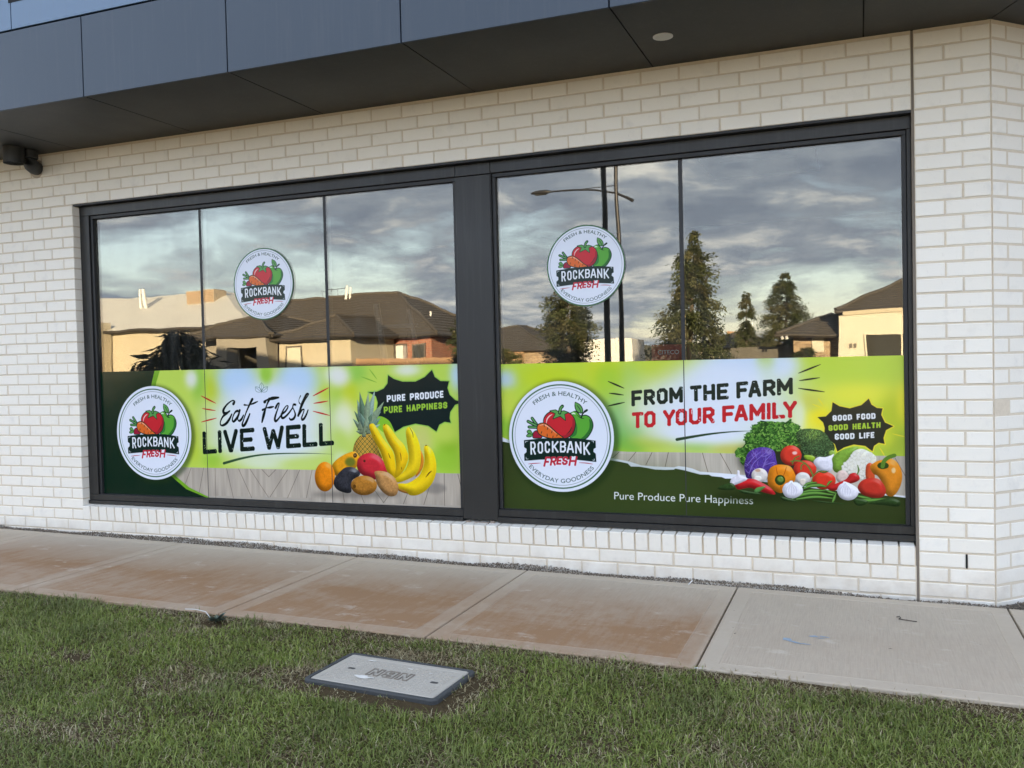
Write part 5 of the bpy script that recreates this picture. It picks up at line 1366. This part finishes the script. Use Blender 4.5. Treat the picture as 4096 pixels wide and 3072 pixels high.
        for o in ART_LOGO:
            o = list(o)
            mp = lambda l: [(cx+l[i]*rx*g/1000) if i % 2 == 0 else (cy+l[i]*ry*g/1000) for i in range(len(l))]
            if o[0] == 'P': o[3] = mp(o[3])
            elif o[0] == 'S': o[5] = mp(o[5]); o[2] = o[2]*ry*g/1000
            elif o[0] == 'T': o[5] = [[w[0]]+mp(w[1:]) for w in o[5]]; o[2] = o[2]*ry*g/1000
            s.run([o])
        for body, r, a0, a1, cap, up in (('FRESH & HEALTHY', .742*g, -40, 40, .075*g, 1), ('EVERYDAY GOODNESS', .838*g*(.985 if upper else 1), -48, 48, .072*g, -1)):
            L = text_width(body)
            def fn(t, r=r, a0=math.radians(a0), a1=math.radians(a1), cap=cap, up=up, L=L):
                a = a0+(a1-a0)*t[:, 0]/L
                q = r+cap*t[:, 1] if up > 0 else r-cap*t[:, 1]
                return np.stack([cx+rx*q*np.sin(a), cy+up*ry*q*np.cos(a)], 1)
            s.text((52, 76, 70), body, fn)
# ---------------------------------------------------------------- printed vinyl on the glass
_tx = {}
def _text(body):
    if body in _tx: return _tx[body]
    cu = bpy.data.curves.new('lettering', 'FONT'); cu.body = body; cu.size = 1.0; cu.resolution_u = 6
    ob = bpy.data.objects.new('lettering', cu); COL.objects.link(ob)
    bpy.context.view_layer.update()
    me = ob.evaluated_get(bpy.context.evaluated_depsgraph_get()).to_mesh(); me.calc_loop_triangles()
    v = np.array([q.co[:2] for q in me.vertices]); tri = np.array([t.vertices[:] for t in me.loop_triangles])
    bpy.data.objects.remove(ob); bpy.data.curves.remove(cu)
    _tx[body] = (v, tri); return _tx[body]
def _cap():
    v, _ = _text('H'); return v[:, 1].max()
def text_width(body):
    v, _ = _text(body); return (v[:, 0].max()-v[:, 0].min())/_cap()
def text_triangles(body):
    v, tri = _text(body); c = _cap(); v = (v-(v[:, 0].min(), 0))/c
    return [v[t] for t in tri]
def to_image(name, a):
    h, w, _ = a.shape; im = bpy.data.images.new(name, w, h); im.colorspace_settings.name = 'sRGB'
    px = np.ones((h, w, 4), np.float32); px[..., :3] = np.clip(a, 0, 1)
    im.pixels.foreach_set(px.ravel()); im.update(); im.pack(); return im
def mat_print(name, im, rough=.17):
    t = NT(name); tx = t.N.new('ShaderNodeTexImage'); tx.image = im; tx.extension = 'EXTEND'; tx.interpolation = 'Cubic'
    t.L.new(t.co('UV'), tx.inputs[0])
    g_ = t.N.new('ShaderNodeGamma'); g_.inputs[1].default_value = 1.0; t.L.new(tx.outputs[0], g_.inputs[0])
    n = t.noise(t.pos(), 5, 3, .5)
    t.set(Base_Color=t.mix(1.0, g_.outputs[0], (.86, .86, .86), 'MULTIPLY'), Roughness=t.mapr(n, .2, .8, rough-.05, rough+.05), Specular_IOR_Level=.24)
    return t.mat
def panel(name, x0, x1, z0, z1, y, mat, uv, parent=None):
    """A thin vinyl sheet (0.6 mm) facing -y; uv = (x0, z0, x1, z1) of the whole print."""
    m_ = MB().box((x0, y-.0006, z0), (x1, y, z1)); me = m_.mesh(name, mat); l = me.uv_layers.new(name='print')
    for lp in me.loops:
        c = me.vertices[lp.vertex_index].co; l.data[lp.index].uv = ((c.x-uv[0])/(uv[2]-uv[0]), (c.z-uv[1])/(uv[3]-uv[1]))
    o = bpy.data.objects.new(name, me); return link(o, parent)
def make_prints():
    PY = GY-.0012
    for art, rect, lg, cuts, seed, label in (
        (ART_LEFT, (-.036, .336, 3.216, 1.343), (501, 842, 380, 378), [1.030, 2.166], 2, 'wide printed banner with fruit, bananas and dark green corner along the window foot'),
        (ART_RIGHT, (3.532, .346, 6.050, 1.333), (3947, 842, 367, 369), [4.776], 5, 'wide printed banner with heaped vegetables and a torn green edge along the window foot')):
        cv = Canvas(rect[0]*1000, rect[1]*1000, rect[2]*1000, rect[3]*1000, .62, (.78, .86, .4), seed)
        cv.run(art); cv.logo(*lg, False)
        mt = mat_print('banner_print', to_image('banner_print', cv.a))
        root = thing('window_banner', label, 'banner', ((rect[0]+rect[2])/2, PY, rect[1]))
        ed = [rect[0]]+cuts+[rect[2]]
        for i, (a, b) in enumerate(zip(ed[:-1], ed[1:])):
            panel('banner_panel', a+(.003 if i else 0), b-(.003 if i < len(cuts) else 0), rect[1], rect[3], PY, mt, rect, root)
        for c in cuts: MB().box((c-.003, PY-.0002, rect[1]), (c+.003, PY+.0008, rect[3])).build('seam', M_BLACK, root)
    cv = Canvas(-1010, -1010, 1010, 1010, .25, (1, 1, 1), 3); cv.logo(0, 0, 1000, 1000, True)
    mt = mat_print('sticker_print', to_image('sticker_print', cv.a))
    SYm = GY-.0045
    for x, z, r, lb in ((1.610, 1.981, .272, 'round white fruit emblem sticker on the upper glass between two thin mullions'), (4.147, 1.966, .266, 'round white fruit emblem sticker on the upper glass of the bay nearer the corner')):
        n = 96; me = MB(); ring = [(x+r*math.cos(2*math.pi*k/n), z+r*math.sin(2*math.pi*k/n)) for k in range(n)]
        me.add([(u, SYm, v) for u, v in ring]+[(u, SYm+.0008, v) for u, v in ring], [tuple(range(n))]+[(k, n+k, n+(k+1) % n, (k+1) % n) for k in range(n)])
        mm_ = me.mesh('round_sticker', mt); l = mm_.uv_layers.new(name='print')
        for lp in mm_.loops:
            c = mm_.vertices[lp.vertex_index].co; l.data[lp.index].uv = ((c.x-x)/r/2.02+.5, (c.z-z)/r/2.02+.5)
        o = bpy.data.objects.new('round_sticker', mm_); link(o); prop(o, lb, 'sticker', 'round emblem stickers on the shop glass')
make_prints()
# ---------------------------------------------------------------- the street behind the camera, seen mirrored in the glass
GZ = -.19
def stucco(name, col): return simple(name, col, .85, .04, .8, .15, 0, 60)
M_CREAM, M_GREIGE, M_PALEW = stucco('cream_render', (.50, .44, .32)), stucco('greige_render', (.30, .27, .22)), stucco('pale_render', (.60, .56, .45))
def mat_farbrick(name, a, b, mo):
    t = NT(name); P = t.pos(); X, Y, Z = t.sep(P); cb = t.N.new('ShaderNodeCombineXYZ'); t.L.new(t.math('ADD', X, Y), cb.inputs[0]); t.L.new(Z, cb.inputs[1])
    br = t.N.new('ShaderNodeTexBrick'); t.L.new(cb.outputs[0], br.inputs[0]); br.inputs['Scale'].default_value = 1.0; br.inputs['Brick Width'].default_value = .24; br.inputs['Row Height'].default_value = .086; br.inputs['Mortar Size'].default_value = .006
    br.inputs[1].default_value = (*a, 1); br.inputs[2].default_value = (*b, 1); br.inputs[3].default_value = (*mo, 1)
    t.set(Base_Color=br.outputs[0], Roughness=.9); return t.mat
M_REDBRICK = mat_farbrick('red_brick', (.26, .085, .05), (.36, .14, .08), (.40, .33, .26)); M_TANBRICK = mat_farbrick('tan_brick', (.38, .27, .16), (.22, .15, .09), (.48, .42, .33))
def mat_tile(name, a, b):
    t = NT(name); P = t.pos(); n = t.noise(P, 2.5, 5, .6); w = t.N.new('ShaderNodeTexWave'); w.inputs['Scale'].default_value = 1.0; t.L.new(P, w.inputs[0])
    t.set(Base_Color=t.mix(n, a, b), Roughness=.75); t.bump(t.noise(P, 22, 3, .6), .3, .03); return t.mat
M_TILE, M_TILE2 = mat_tile('brown_roof_tile', (.066, .056, .046), (.10, .085, .068)), mat_tile('grey_roof_tile', (.060, .053, .045), (.09, .08, .07))
M_GUT = simple('gutter', (.05, .042, .034), .5); M_CREAMMETAL = simple('cream_roof_metal', (.68, .66, .60), .6, .05, .5)
M_DARKGLASS = simple('house_window', (.05, .05, .045), .08, .1); M_BLIND = simple('blind', (.62, .58, .46), .7); M_WIN_FR = simple('window_frame', (.12, .10, .08), .5)
M_TIMBER = simple('fence_timber', (.36, .22, .12), .85, .15, 3); M_STEEL = simple('dark_galvanised_steel', (.030, .028, .029), .42, .06, 4, 0, .3)

def hip_roof(name, x0, x1, yn, yf, ez, pitch, mat, parent, rx0=None, rx1=None, over=.45, step=.34, th=.035):
    """Hipped roof in stepped courses; yn is the near (larger y) eave. rx0/rx1 override the ridge ends (gables)."""
    x0 -= over; x1 += over; yn += over; yf -= over
    D = (yn-yf)/2; ym = (yn+yf)/2; W = x1-x0; run = min(D, W/2) if rx0 is None else D; rz = ez+run*math.tan(math.radians(pitch))
    if rx0 is None: rx0, rx1 = x0+run, x1-run
    if W/2 < D and rx1 <= rx0+.001:
        A, B = ((x0+x1)/2, yn-run, rz), ((x0+x1)/2, yf+run, rz)
        planes = [[(x0, yf, ez), (x0, yn, ez), A, B], [(x1, yn, ez), (x1, yf, ez), B, A], [(x0, yn, ez), (x1, yn, ez), A, A], [(x1, yf, ez), (x0, yf, ez), B, B]]
        ridge = (A, B)
    else:
        A, B = (rx0, ym, rz), (rx1, ym, rz)
        planes = [[(x0, yn, ez), (x1, yn, ez), B, A], [(x1, yf, ez), (x0, yf, ez), A, B], [(x0, yf, ez), (x0, yn, ez), A, A], [(x1, yn, ez), (x1, yf, ez), B, B]]
        ridge = (A, B)
    m_ = MB()
    for a, b, c, d in planes:
        a, b, c, d = map(Vector, (a, b, c, d)); n = (b-a).cross(d-a).normalized()
        if n.z < 0: n = -n
        L_ = max((d-a).dot((d-a).normalized()), (c-b).length); k = max(2, int(L_/step*1.0)) if step else 1
        for i in range(k):
            t0, t1 = i/k, (i+1)/k; lift = n*th if step else n*0
            p0, p1, q1, q0 = a.lerp(d, t0)+lift, b.lerp(c, t0)+lift, b.lerp(c, t1)+n*.004, a.lerp(d, t1)+n*.004
            m_.add([p0, p1, q1, q0], [(0, 1, 2, 3)])
            if step: m_.add([p0, p1, p1-lift, p0-lift], [(0, 3, 2, 1)])
    rf = m_.build('roof', mat, parent)
    g_ = MB()
    for p, q in (((x0, yn), (x1, yn)), ((x1, yn), (x1, yf)), ((x1, yf), (x0, yf)), ((x0, yf), (x0, yn))):
        g_.tube([(p[0], p[1], ez-.03), (q[0], q[1], ez-.03)], .075, 6)
    g_.box((x0+.06, yf+.06, ez-.12), (x1-.06, yn-.06, ez-.06)); g_.build('gutter', M_GUT, rf)
    if step:
        c_ = MB(); up = Vector((0, 0, .05))
        c_.tube([Vector(ridge[0])+up*.6, Vector(ridge[1])+up*.6], .085, 6)
        for cx, cy in ((x0, yn), (x1, yn), (x0, yf), (x1, yf)):
            r_ = min(ridge, key=lambda q: abs(q[0]-cx)+abs(q[1]-cy)); c_.tube([(cx, cy, ez+.06), Vector(r_)+up*.6], .08, 6)
        c_.build('ridge_cap', mat, rf)
    return rf, rz
def house(label, loc, group='houses across the street'):
    return thing('house', label, 'house', loc, group)
def wallbox(parent, x0, x1, yn, yf, z1, mat, name='wall'): return MB().box((x0, yf, GZ-.3), (x1, yn, z1)).build(name, mat, parent)
def win(parent, x0, x1, z0, z1, y, pane=None, fr=None):
    f = MB(); t = .06
    f.box((x0, y-.02, z0), (x0+t, y+.05, z1)); f.box((x1-t, y-.02, z0), (x1, y+.05, z1)); f.box((x0+t, y-.02, z0), (x1-t, y+.05, z0+t)); f.box((x0+t, y-.02, z1-t), (x1-t, y+.05, z1))
    if x1-x0 > 1.2: f.box(((x0+x1)/2-t/2, y-.02, z0+t), ((x0+x1)/2+t/2, y+.045, z1-t))
    o = f.build('window', fr or M_WIN_FR, parent); MB().box((x0+.01, y-.02, z0+.01), (x1-.01, y+.02, z1-.01)).build('pane', pane or M_DARKGLASS, o); return o

# house with pale metal roof, far left in the glass
h = house('cream rendered house with pale metal roof and rooftop cooler', (-30, -27, GZ))
wallbox(h, -39, -19.5, -27, -37, 3.15, M_CREAM); hip_roof('roof', -39, -19.5, -27, -37, 3.18, 21, M_CREAMMETAL, h, step=0)
MB().box((-38.9, -26.9, GZ), (-27.3, -24.8, 3.6)).build('side_wing', M_CREAM, h); 
win(h, -27.95, -27.42, 3.75-.55, 3.75-.1, -24.8)
c_ = MB(); c_.box((-25.4, -31.2, 4.35), (-23.7, -30.1, 5.20)); cool = c_.build('cooler', simple('cooler_tan', (.40, .33, .24), .6), h)
c_ = MB()
for k in range(7): c_.box((-25.35, -30.095, 4.62+.08*k), (-23.75, -30.07, 4.65+.08*k))
c_.build('louvre', M_TIMBER, cool)
for dx in (0, .22): MB().tube([(-28.1+dx, -30, 4.3), (-28.1+dx, -30, 5.45)], .07, 8).build('flue', M_WHITE, h)

# tiled house in the middle of the left bay
h = house('brick and render house with brown tiled hip roof and entry portal', (-16, -28, GZ))
wallbox(h, -26, -11.2, -28.6, -35, 2.36, M_REDBRICK, 'brick_wing'); rf, rz = hip_roof('roof', -26.2, -11.2, -28.6, -35, 2.42, 30, M_TILE, h)
wallbox(h, -16.3, -12.9, -25.0, -30.0, 2.36, M_CREAM, 'front_room'); hip_roof('roof', -16.3, -12.9, -25.0, -33.5, 2.42, 22, M_TILE, h)
wallbox(h, -20.4, -18.75, -25.5, -30, 2.50, M_GREIGE, 'side_wall'); hip_roof('roof', -20.6, -16.4, -24.6, -31, 2.60, 22, M_TILE, h, over=.3)
p_ = MB(); p_.box((-18.85, -24.9, GZ), (-18.40, -24.3, 2.52)); p_.box((-16.78, -24.9, GZ), (-16.30, -24.3, 2.52)); p_.box((-18.40, -24.9, 2.12), (-16.78, -24.3, 2.52)); p_.build('entry_portal', M_GREIGE, h)
MB().box((-18.4, -26.9, GZ), (-16.4, -26.6, 2.3)).build('recess_wall', M_REDBRICK, h); MB().box((-17.1, -26.62, GZ), (-16.75, -26.55, 1.95)).build('door', M_PALEW, h)
MB().box((-18.35, -26.62, GZ), (-17.55, -26.56, 2.0)).build('dark_door', M_WIN_FR, h)
win(h, -15.95, -15.10, .6, 2.15, -24.99, M_BLIND); win(h, -12.88, -12.3, .6, 2.1, -28.55, M_DARKGLASS)
for a, b in ((-14.60-.2, -14.2), (-13.45, -12.9), (-12.3, -11.75)): win(h, a+.25, b+.35, 1.25, 2.06, -28.55)
MB().box((-12.62, -28.6, 1.35), (-12.3, -28.25, 2.02)).build('meter_box', M_WHITE, h)
for dx, z0, z1 in ((0, 4.15, 5.0), (.2, 4.1, 4.92)): MB().tube([(-17.1+dx, -31.6, z0-.5), (-17.1+dx, -31.6, z1)], .055, 8).build('flue', M_WHITE, h)
MB().tube([(-12.2, -30.5, 2.9), (-12.2, -30.5, 3.5)], .05, 8).build('flue', M_WHITE, h)
a_ = MB(); a_.tube([(-18.3, -32.3, 4.0), (-18.3, -32.3, 5.05)], .02, 6); a_.tube([(-19.0, -32.3, 4.98), (-17.6, -32.3, 4.98)], .015, 6)
for k in range(5): a_.tube([(-18.9+.25*k, -32.3, 4.62), (-18.9+.25*k, -32.3, 5.0)], .010, 5)
a_.build('aerial', M_STEEL, h)

# low house behind the trees
h = house('low dark roofed brick house behind a paling fence and shrubs', (-18, -58, GZ))
wallbox(h, -22.5, -15.5, -56, -66, 1.8, M_TANBRICK); hip_roof('roof', -23, -15, -56, -66, 1.9, 24, M_TILE2, h, step=.5); win(h, -20.6, -19.3, 1.0, 1.9, -55.98, M_BLIND); win(h, -18.5, -17.2, 1.0, 1.9, -55.98)
h = house('dark roofed house far down the street with rooftop units', (-3, -58, GZ))
wallbox(h, -4.5, -.5, -56, -64, 1.7, M_PALEW); hip_roof('roof', -5.0, .2, -56, -66, 1.8, 20, M_TILE2, h, step=.5); MB().box((-3.2, -60, 2.5), (-2.2, -59, 3.05)).build('cooler', M_TIMBER, h)
for dx in (0, .6): MB().tube([(-2.0+dx, -60, 2.4), (-2.0+dx, -60, 3.7)], .04, 6).build('flue', M_WHITE, h)
# rendered house on the right of the glass
h = house('pale rendered house with grey tiled roof and brick side beside a wide window', (8, -34, GZ))
wallbox(h, 4.95, 17, -33.0, -44, 2.90, M_PALEW); hip_roof('roof', 5.1, 17, -33.4, -46, 3.10, 25, M_TILE2, h, over=.25)
wallbox(h, 3.05, 4.94, -34.2, -42, 2.02, M_TANBRICK, 'brick_side'); hip_roof('roof', 3.05, 6.2, -33.9, -42, 2.10, 24, M_TILE2, h, over=.5)
f_ = MB(); f_.box((5.1, -33.02, 2.90), (17, -32.92, 3.06)); f_.build('eave_board', M_CREAM, h)
MB().box((3.86, -34.19, 1.40), (4.26, -34.12, 2.0)).build('roller_shutter', M_BLIND, h)
win(h, 6.0, 8.6, .9, 2.08, -32.97, M_DARKGLASS, M_BLIND); 
for dx in (0, .16): MB().box((5.42+dx, -32.99, 1.48), (5.53+dx, -32.95, 1.66)).build('meter', M_WIN_FR, h)
for dx in (0, .13): MB().tube([(2.75+dx, -33.35, 2.0), (2.78+dx, -33.2, 1.93)], .045, 8).build('security_light', M_WHITE, h)

# fences
def fence(label, x0, x1, y, z1, mat, parent_group):
    r_ = thing('paling_fence', label, 'fence', ((x0+x1)/2, y, GZ), parent_group); m_ = MB(); x = x0; i = 0
    while x < x1: m_.box((x, y, GZ-.2), (x+.095, y+.02+.004*(i % 2), z1+.012*math.sin(i*1.7))); x += .1; i += 1
    m_.build('palings', mat, r_, kind='stuff'); MB().box((x0, y-.05, z1-.35), (x1, y-.001, z1-.27)).build('rail', mat, r_)
fence('timber paling fence in front of the red brick wing', -13.7, -7.6, -25.4, 1.47, M_TIMBER, 'timber fences across the street')
fence('timber paling fence before the low brick house', -24, -14.8, -50, 1.75, M_TIMBER, 'timber fences across the street')
fence('grey paling fence between the young trees and the pale house', .2, 3.0, -36, 1.62, simple('grey_paling', (.12, .11, .09), .9), 'timber fences across the street')
MB().box((-14.2, -25.6, GZ), (-13.0, -25.3, 1.75)).build('gate_panel', M_TIMBER); prop(bpy.data.objects['gate_panel'], 'tall timber gate at the left end of the fence by the cream front room', 'gate')

# box truck, street lamp, dark pole
tr = thing('box_truck', 'white box truck parked across the street', 'truck', (-4.8, -33, GZ))
MB().box((-5.67, -35, .55), (-3.3, -32.0, 2.02)).build('cargo_box', M_WHITE, tr); MB().box((-6.6, -34.9, .25), (-5.72, -32.1, 1.42)).build('cab', M_WHITE, tr)
MB().box((-6.45, -32.095, .85), (-5.9, -32.08, 1.34)).build('cab_window', M_DARKGLASS, tr); MB().box((-5.6, -34.8, .3), (-3.35, -32.2, .54)).build('chassis', M_GUT, tr)
MB().box((-3.95, -31.995, .60), (-3.85, -31.95, 2.05)).build('corner_post', M_WHITE, tr)
for x in (-6.1, -3.9):
    w_ = [(x+.38*math.cos(2*math.pi*k/20), .19+.38*math.sin(2*math.pi*k/20)) for k in range(20)]
    MB().add([(u, -32.05, v) for u, v in w_]+[(u, -32.3, v) for u, v in w_], [tuple(range(20)), tuple(range(39, 19, -1))]+[(k, 20+k, 20+(k+1) % 20, (k+1) % 20) for k in range(20)]).build('wheel', M_BLACK, tr)
lm = thing('street_lamp', 'tall steel street lamp with long curved arm', 'street lamp', (.82, -14, GZ))
MB().tube([(.82, -14, GZ), (.82, -14, 2.5), (.82, -14, 5.68)], [.068, .054, .038], 12).build('pole', M_STEEL, lm)
arm = [(1.20, -13.9, 4.77), (.82, -14, 5.0), (.3, -14, 5.09), (-.2, -14, 5.14), (-.8, -14, 5.155)]
MB().tube(arm, [.036, .024, .021, .019, .018], 10).build('arm', M_STEEL, lm); MB().tube([(.82, -14, 5.17), (-.1, -14, 5.13)], .011, 6).build('stay', M_STEEL, lm)
MB().tube([(-.76, -14, 5.16), (-.86, -14, 5.165), (-1.08, -14, 5.175), (-1.22, -14, 5.18)], [.02, .052, .050, .018], 12).build('lamp_head', M_STEEL, lm)
MB().tube([(-.86, -14, 5.135), (-1.10, -14, 5.14)], [.032, .032], 10).build('lens', M_DARKGLASS, lm)
dp = thing('sign_pole', 'dark steel pole on the verge in front of the street lamp', 'pole', (2.25, -7.5, -.1)); MB().tube([(2.25, -7.5, -.4), (2.25, -7.5, 5.2)], .048, 16).build('pole', mat_metal('bronze_pole', (.016, .014, .012), (.022, .019, .015), .45), dp)

# trees
M_LEAF_T = mat_attr('tree_foliage', .6, .25, .2); M_BARK = simple('bark', (.10, .08, .06), .95, .2, 8)
def tree(label, x, y, h, prof, n, seed, leaf=(.13, .020), droop=.8, tint=((.062, .074, .028), (.088, .092, .038), (.044, .054, .022), (.105, .100, .046)), group='young trees on the far verge', bulk=150):
    r_ = np.random.default_rng(seed); root = thing('tree', label, 'tree', (x, y, GZ), group)
    zs, rs = zip(*prof)
    br = MB(); bend = r_.normal(0, .02, 2)*h
    br.tube([(x, y, GZ-.2), (x+bend[0]*.3, y, GZ+h*.5), (x+bend[0], y+bend[1], GZ+h*.93)], [.035+.012*h, .03+.006*h, .012], 8)
    # limbs leave the stem at many heights, rise a little and hang at the tips; sprays of small leaves ride on them
    th = np.sort(r_.random(n)**.85); hz = zs[0]+(zs[-1]-zs[0])*th; az0 = np.arange(n)*2.4+r_.uniform(-.5, .5, n)
    ln = np.interp(hz, zs, rs)*r_.choice([.55, .8, 1.0, 1.22], n, p=[.2, .3, .35, .15]); P_, G_ = [], []
    for i in range(n):
        b0 = np.array((x+bend[0]*hz[i], y+bend[1]*hz[i], GZ+hz[i]*h-.10*ln[i])); dv = np.array((math.cos(az0[i]), math.sin(az0[i]), 0.0)); l = ln[i]
        pt = lambda u: b0+dv*l*u+np.array((0, 0, l*(.55*u-(.30+.45*droop)*u*u)))
        if l > .12: br.tube([tuple(b0), tuple(pt(.45)), tuple(pt(.9))], [.006+.010*l, .004+.005*l, .003], 5)
        k = max(6, int(bulk*l/np.mean(ln)))
        u = .15+.85*r_.random(k)**.7
        q = np.array([pt(w_) for w_ in u])+r_.normal(0, 1, (k, 3))*np.array((.13, .13, .10))*(l*.7+.12)*(.5+u[:, None]*.7)
        q[:, 2] -= np.abs(r_.normal(0, .16*droop*(.3+l), k))*u
        P_.append(q); G_.append(np.full(k, i))
    br.build('trunk', M_BARK, root)
    cc = np.concatenate(P_); gi = np.concatenate(G_); N = len(cc)
    az = az0[gi]+r_.normal(0, .9, N); el = r_.normal(-droop*.8, .5, N); d = np.stack([np.cos(az)*np.cos(el), np.sin(az)*np.cos(el), np.sin(el)], 1)
    up = r_.normal(0, 1, (N, 3)); s_ = np.cross(d, up); s_ /= np.linalg.norm(s_, axis=1)[:, None]
    L_ = leaf[0]*r_.uniform(.6, 1.4, N)[:, None]; W = leaf[1]*r_.uniform(.6, 1.4, N)[:, None]
    V = np.stack([cc, cc+d*L_*.5+s_*W, cc+d*L_, cc+d*L_*.5-s_*W], 1); F = np.arange(N*4).reshape(-1, 4)
    C = np.array(tint)[r_.integers(0, len(tint), n)]*r_.uniform(.7, 1.3, (n, 1)); C = np.repeat(C[gi]*r_.uniform(.75, 1.25, (N, 1)), 4, 0)
    raw_mesh('crown', V.reshape(-1, 3), F, C, M_LEAF_T, root, kind='stuff')
cone = [(.12, .45), (.25, .85), (.5, .62), (.75, .36), (1.0, .06)]
tree('tallest feathery tree with drooping sprays in front of the far dark house', .55, -24, 5.75, [(.10, .7), (.22, 1.55), (.34, 1.0), (.46, 1.05), (.58, .75), (.72, .62), (.86, .42), (1.0, .10)], 130, 3, bulk=170)
tree('rounded bushy tree behind the lower edge of a sticker', -3.5, -24, 4.0, [(.2, .45), (.4, .85), (.62, .8), (.85, .75), (1.0, .3)], 110, 4, droop=.3)
tree('slim young tree behind the grey paling fence, left of a bushier tree', .05, -44, 4.95, [(.2, .6), (.35, .85), (.6, .55), (.85, .38), (1.0, .08)], 70, 5)
tree('dense egg shaped tree rising behind the brick side of the pale house', 2.0, -44, 5.75, [(.2, .8), (.38, 1.35), (.6, 1.25), (.82, .70), (1.0, .14)], 120, 6, droop=.4, bulk=190)
tree('tree with hanging sprays at the left edge of the second bay', -6.6, -24, 5.0, [(.15, .3), (.3, .55), (.55, .45), (.8, .3), (1.0, .05)], 45, 7, droop=1.1)
tree('small airy tree at the side of the pale house roof', 4.7, -36, 3.5, [(.3, .3), (.6, .45), (.85, .35), (1.0, .1)], 34, 8)
tree('olive green tree at the end of the timber fence', -7.75, -24.5, 3.1, [(.2, .4), (.4, .60), (.7, .5), (1.0, .2)], 70, 9, droop=.4)
tree('low round shrub beside the brick house', -8.3, -30, 1.95, [(.05, .6), (.4, .9), (.8, .6), (1.0, .2)], 60, 10, droop=.2, group='shrubs across the street')
tree('low dark shrub at the foot of the brick side wall', 3.6, -33.2, 1.75, [(.05, .4), (.5, .5), (.8, .4), (1.0, .15)], 40, 12, droop=.2, group='shrubs across the street')
# shaded tree with long hanging leaves on the near verge
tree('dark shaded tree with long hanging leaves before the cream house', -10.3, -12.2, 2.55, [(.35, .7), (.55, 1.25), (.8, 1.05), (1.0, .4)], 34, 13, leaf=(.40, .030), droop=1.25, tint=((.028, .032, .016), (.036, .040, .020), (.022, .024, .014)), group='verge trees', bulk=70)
# rooftops and low rise toward the horizon
hv = []; hf = []
for i in range(61):
    x = -300+i*10; hv += [(x, -260, -1), (x, -262, 2.6+1.6*vnoise(np.array([x*1.0]), np.array([0.]), 28, 6)[0]+.9*(i % 3 == 0))]
hf = [(2*i, 2*i+2, 2*i+3, 2*i+1) for i in range(60)]
rear = [(v[0], v[1]-30, -1) for v in hv[1::2]]; n0 = len(hv); hv += rear; hf += [(2*i+1, 2*i+3, n0+i+1, n0+i) for i in range(60)]
MB().add(hv, hf).build('hills', simple('far_rise', (.055, .058, .05), .95), kind='structure')

# a few things standing inside, dim behind the glass
ct = thing('carton', 'red carton with white print standing inside the window', 'carton', (4.52, .95, .0))
MB().box((4.40, .9, .02), (4.62, 1.25, 1.445)).build('carton_body', simple('red_card', (.42, .06, .03), .7), ct)
def flat_word(name, body, x, y, z, size, mat, parent, rot=0.0):
    v, tri = _text(body); c = _cap(); v = (v-(v[:, 0].min(), 0))/c*size; ca, sa = math.cos(rot), math.sin(rot)
    return MB().add([(x+a*ca-b*sa, y, z+a*sa+b*ca) for a, b in v], [tuple(int(i) for i in t) for t in tri]).build(name, mat, parent)
flat_word('lettering', 'CITECO', 4.445, .898, 1.375, .030, M_WHITE, ct)
ld = thing('ladder', 'step ladder with lettered rail standing inside the window', 'ladder', (2.2, 1.05, 0)); M_RAIL = simple('ladder_rail', (.05, .05, .055), .5)
M_RAIL2 = simple('ladder_print', (.16, .16, .16), .6); l_ = MB(); l_.tube([(2.32, 1.03, 0), (2.05, 1.03, 1.86)], .028, 8); l_.tube([(2.68, 1.03, 0), (2.36, 1.03, 1.80)], .02, 8); l_.build('rails', M_RAIL, ld)
l_ = MB()
for k in range(6): l_.box((2.28-.042*k, 1.0, .25+.28*k), (2.64-.045*k, 1.06, .28+.28*k))
l_.build('treads', M_RAIL, ld); flat_word('lettering', 'BAILEY', 2.066, .998, 1.73, .034, M_RAIL2, ld, math.radians(-80))
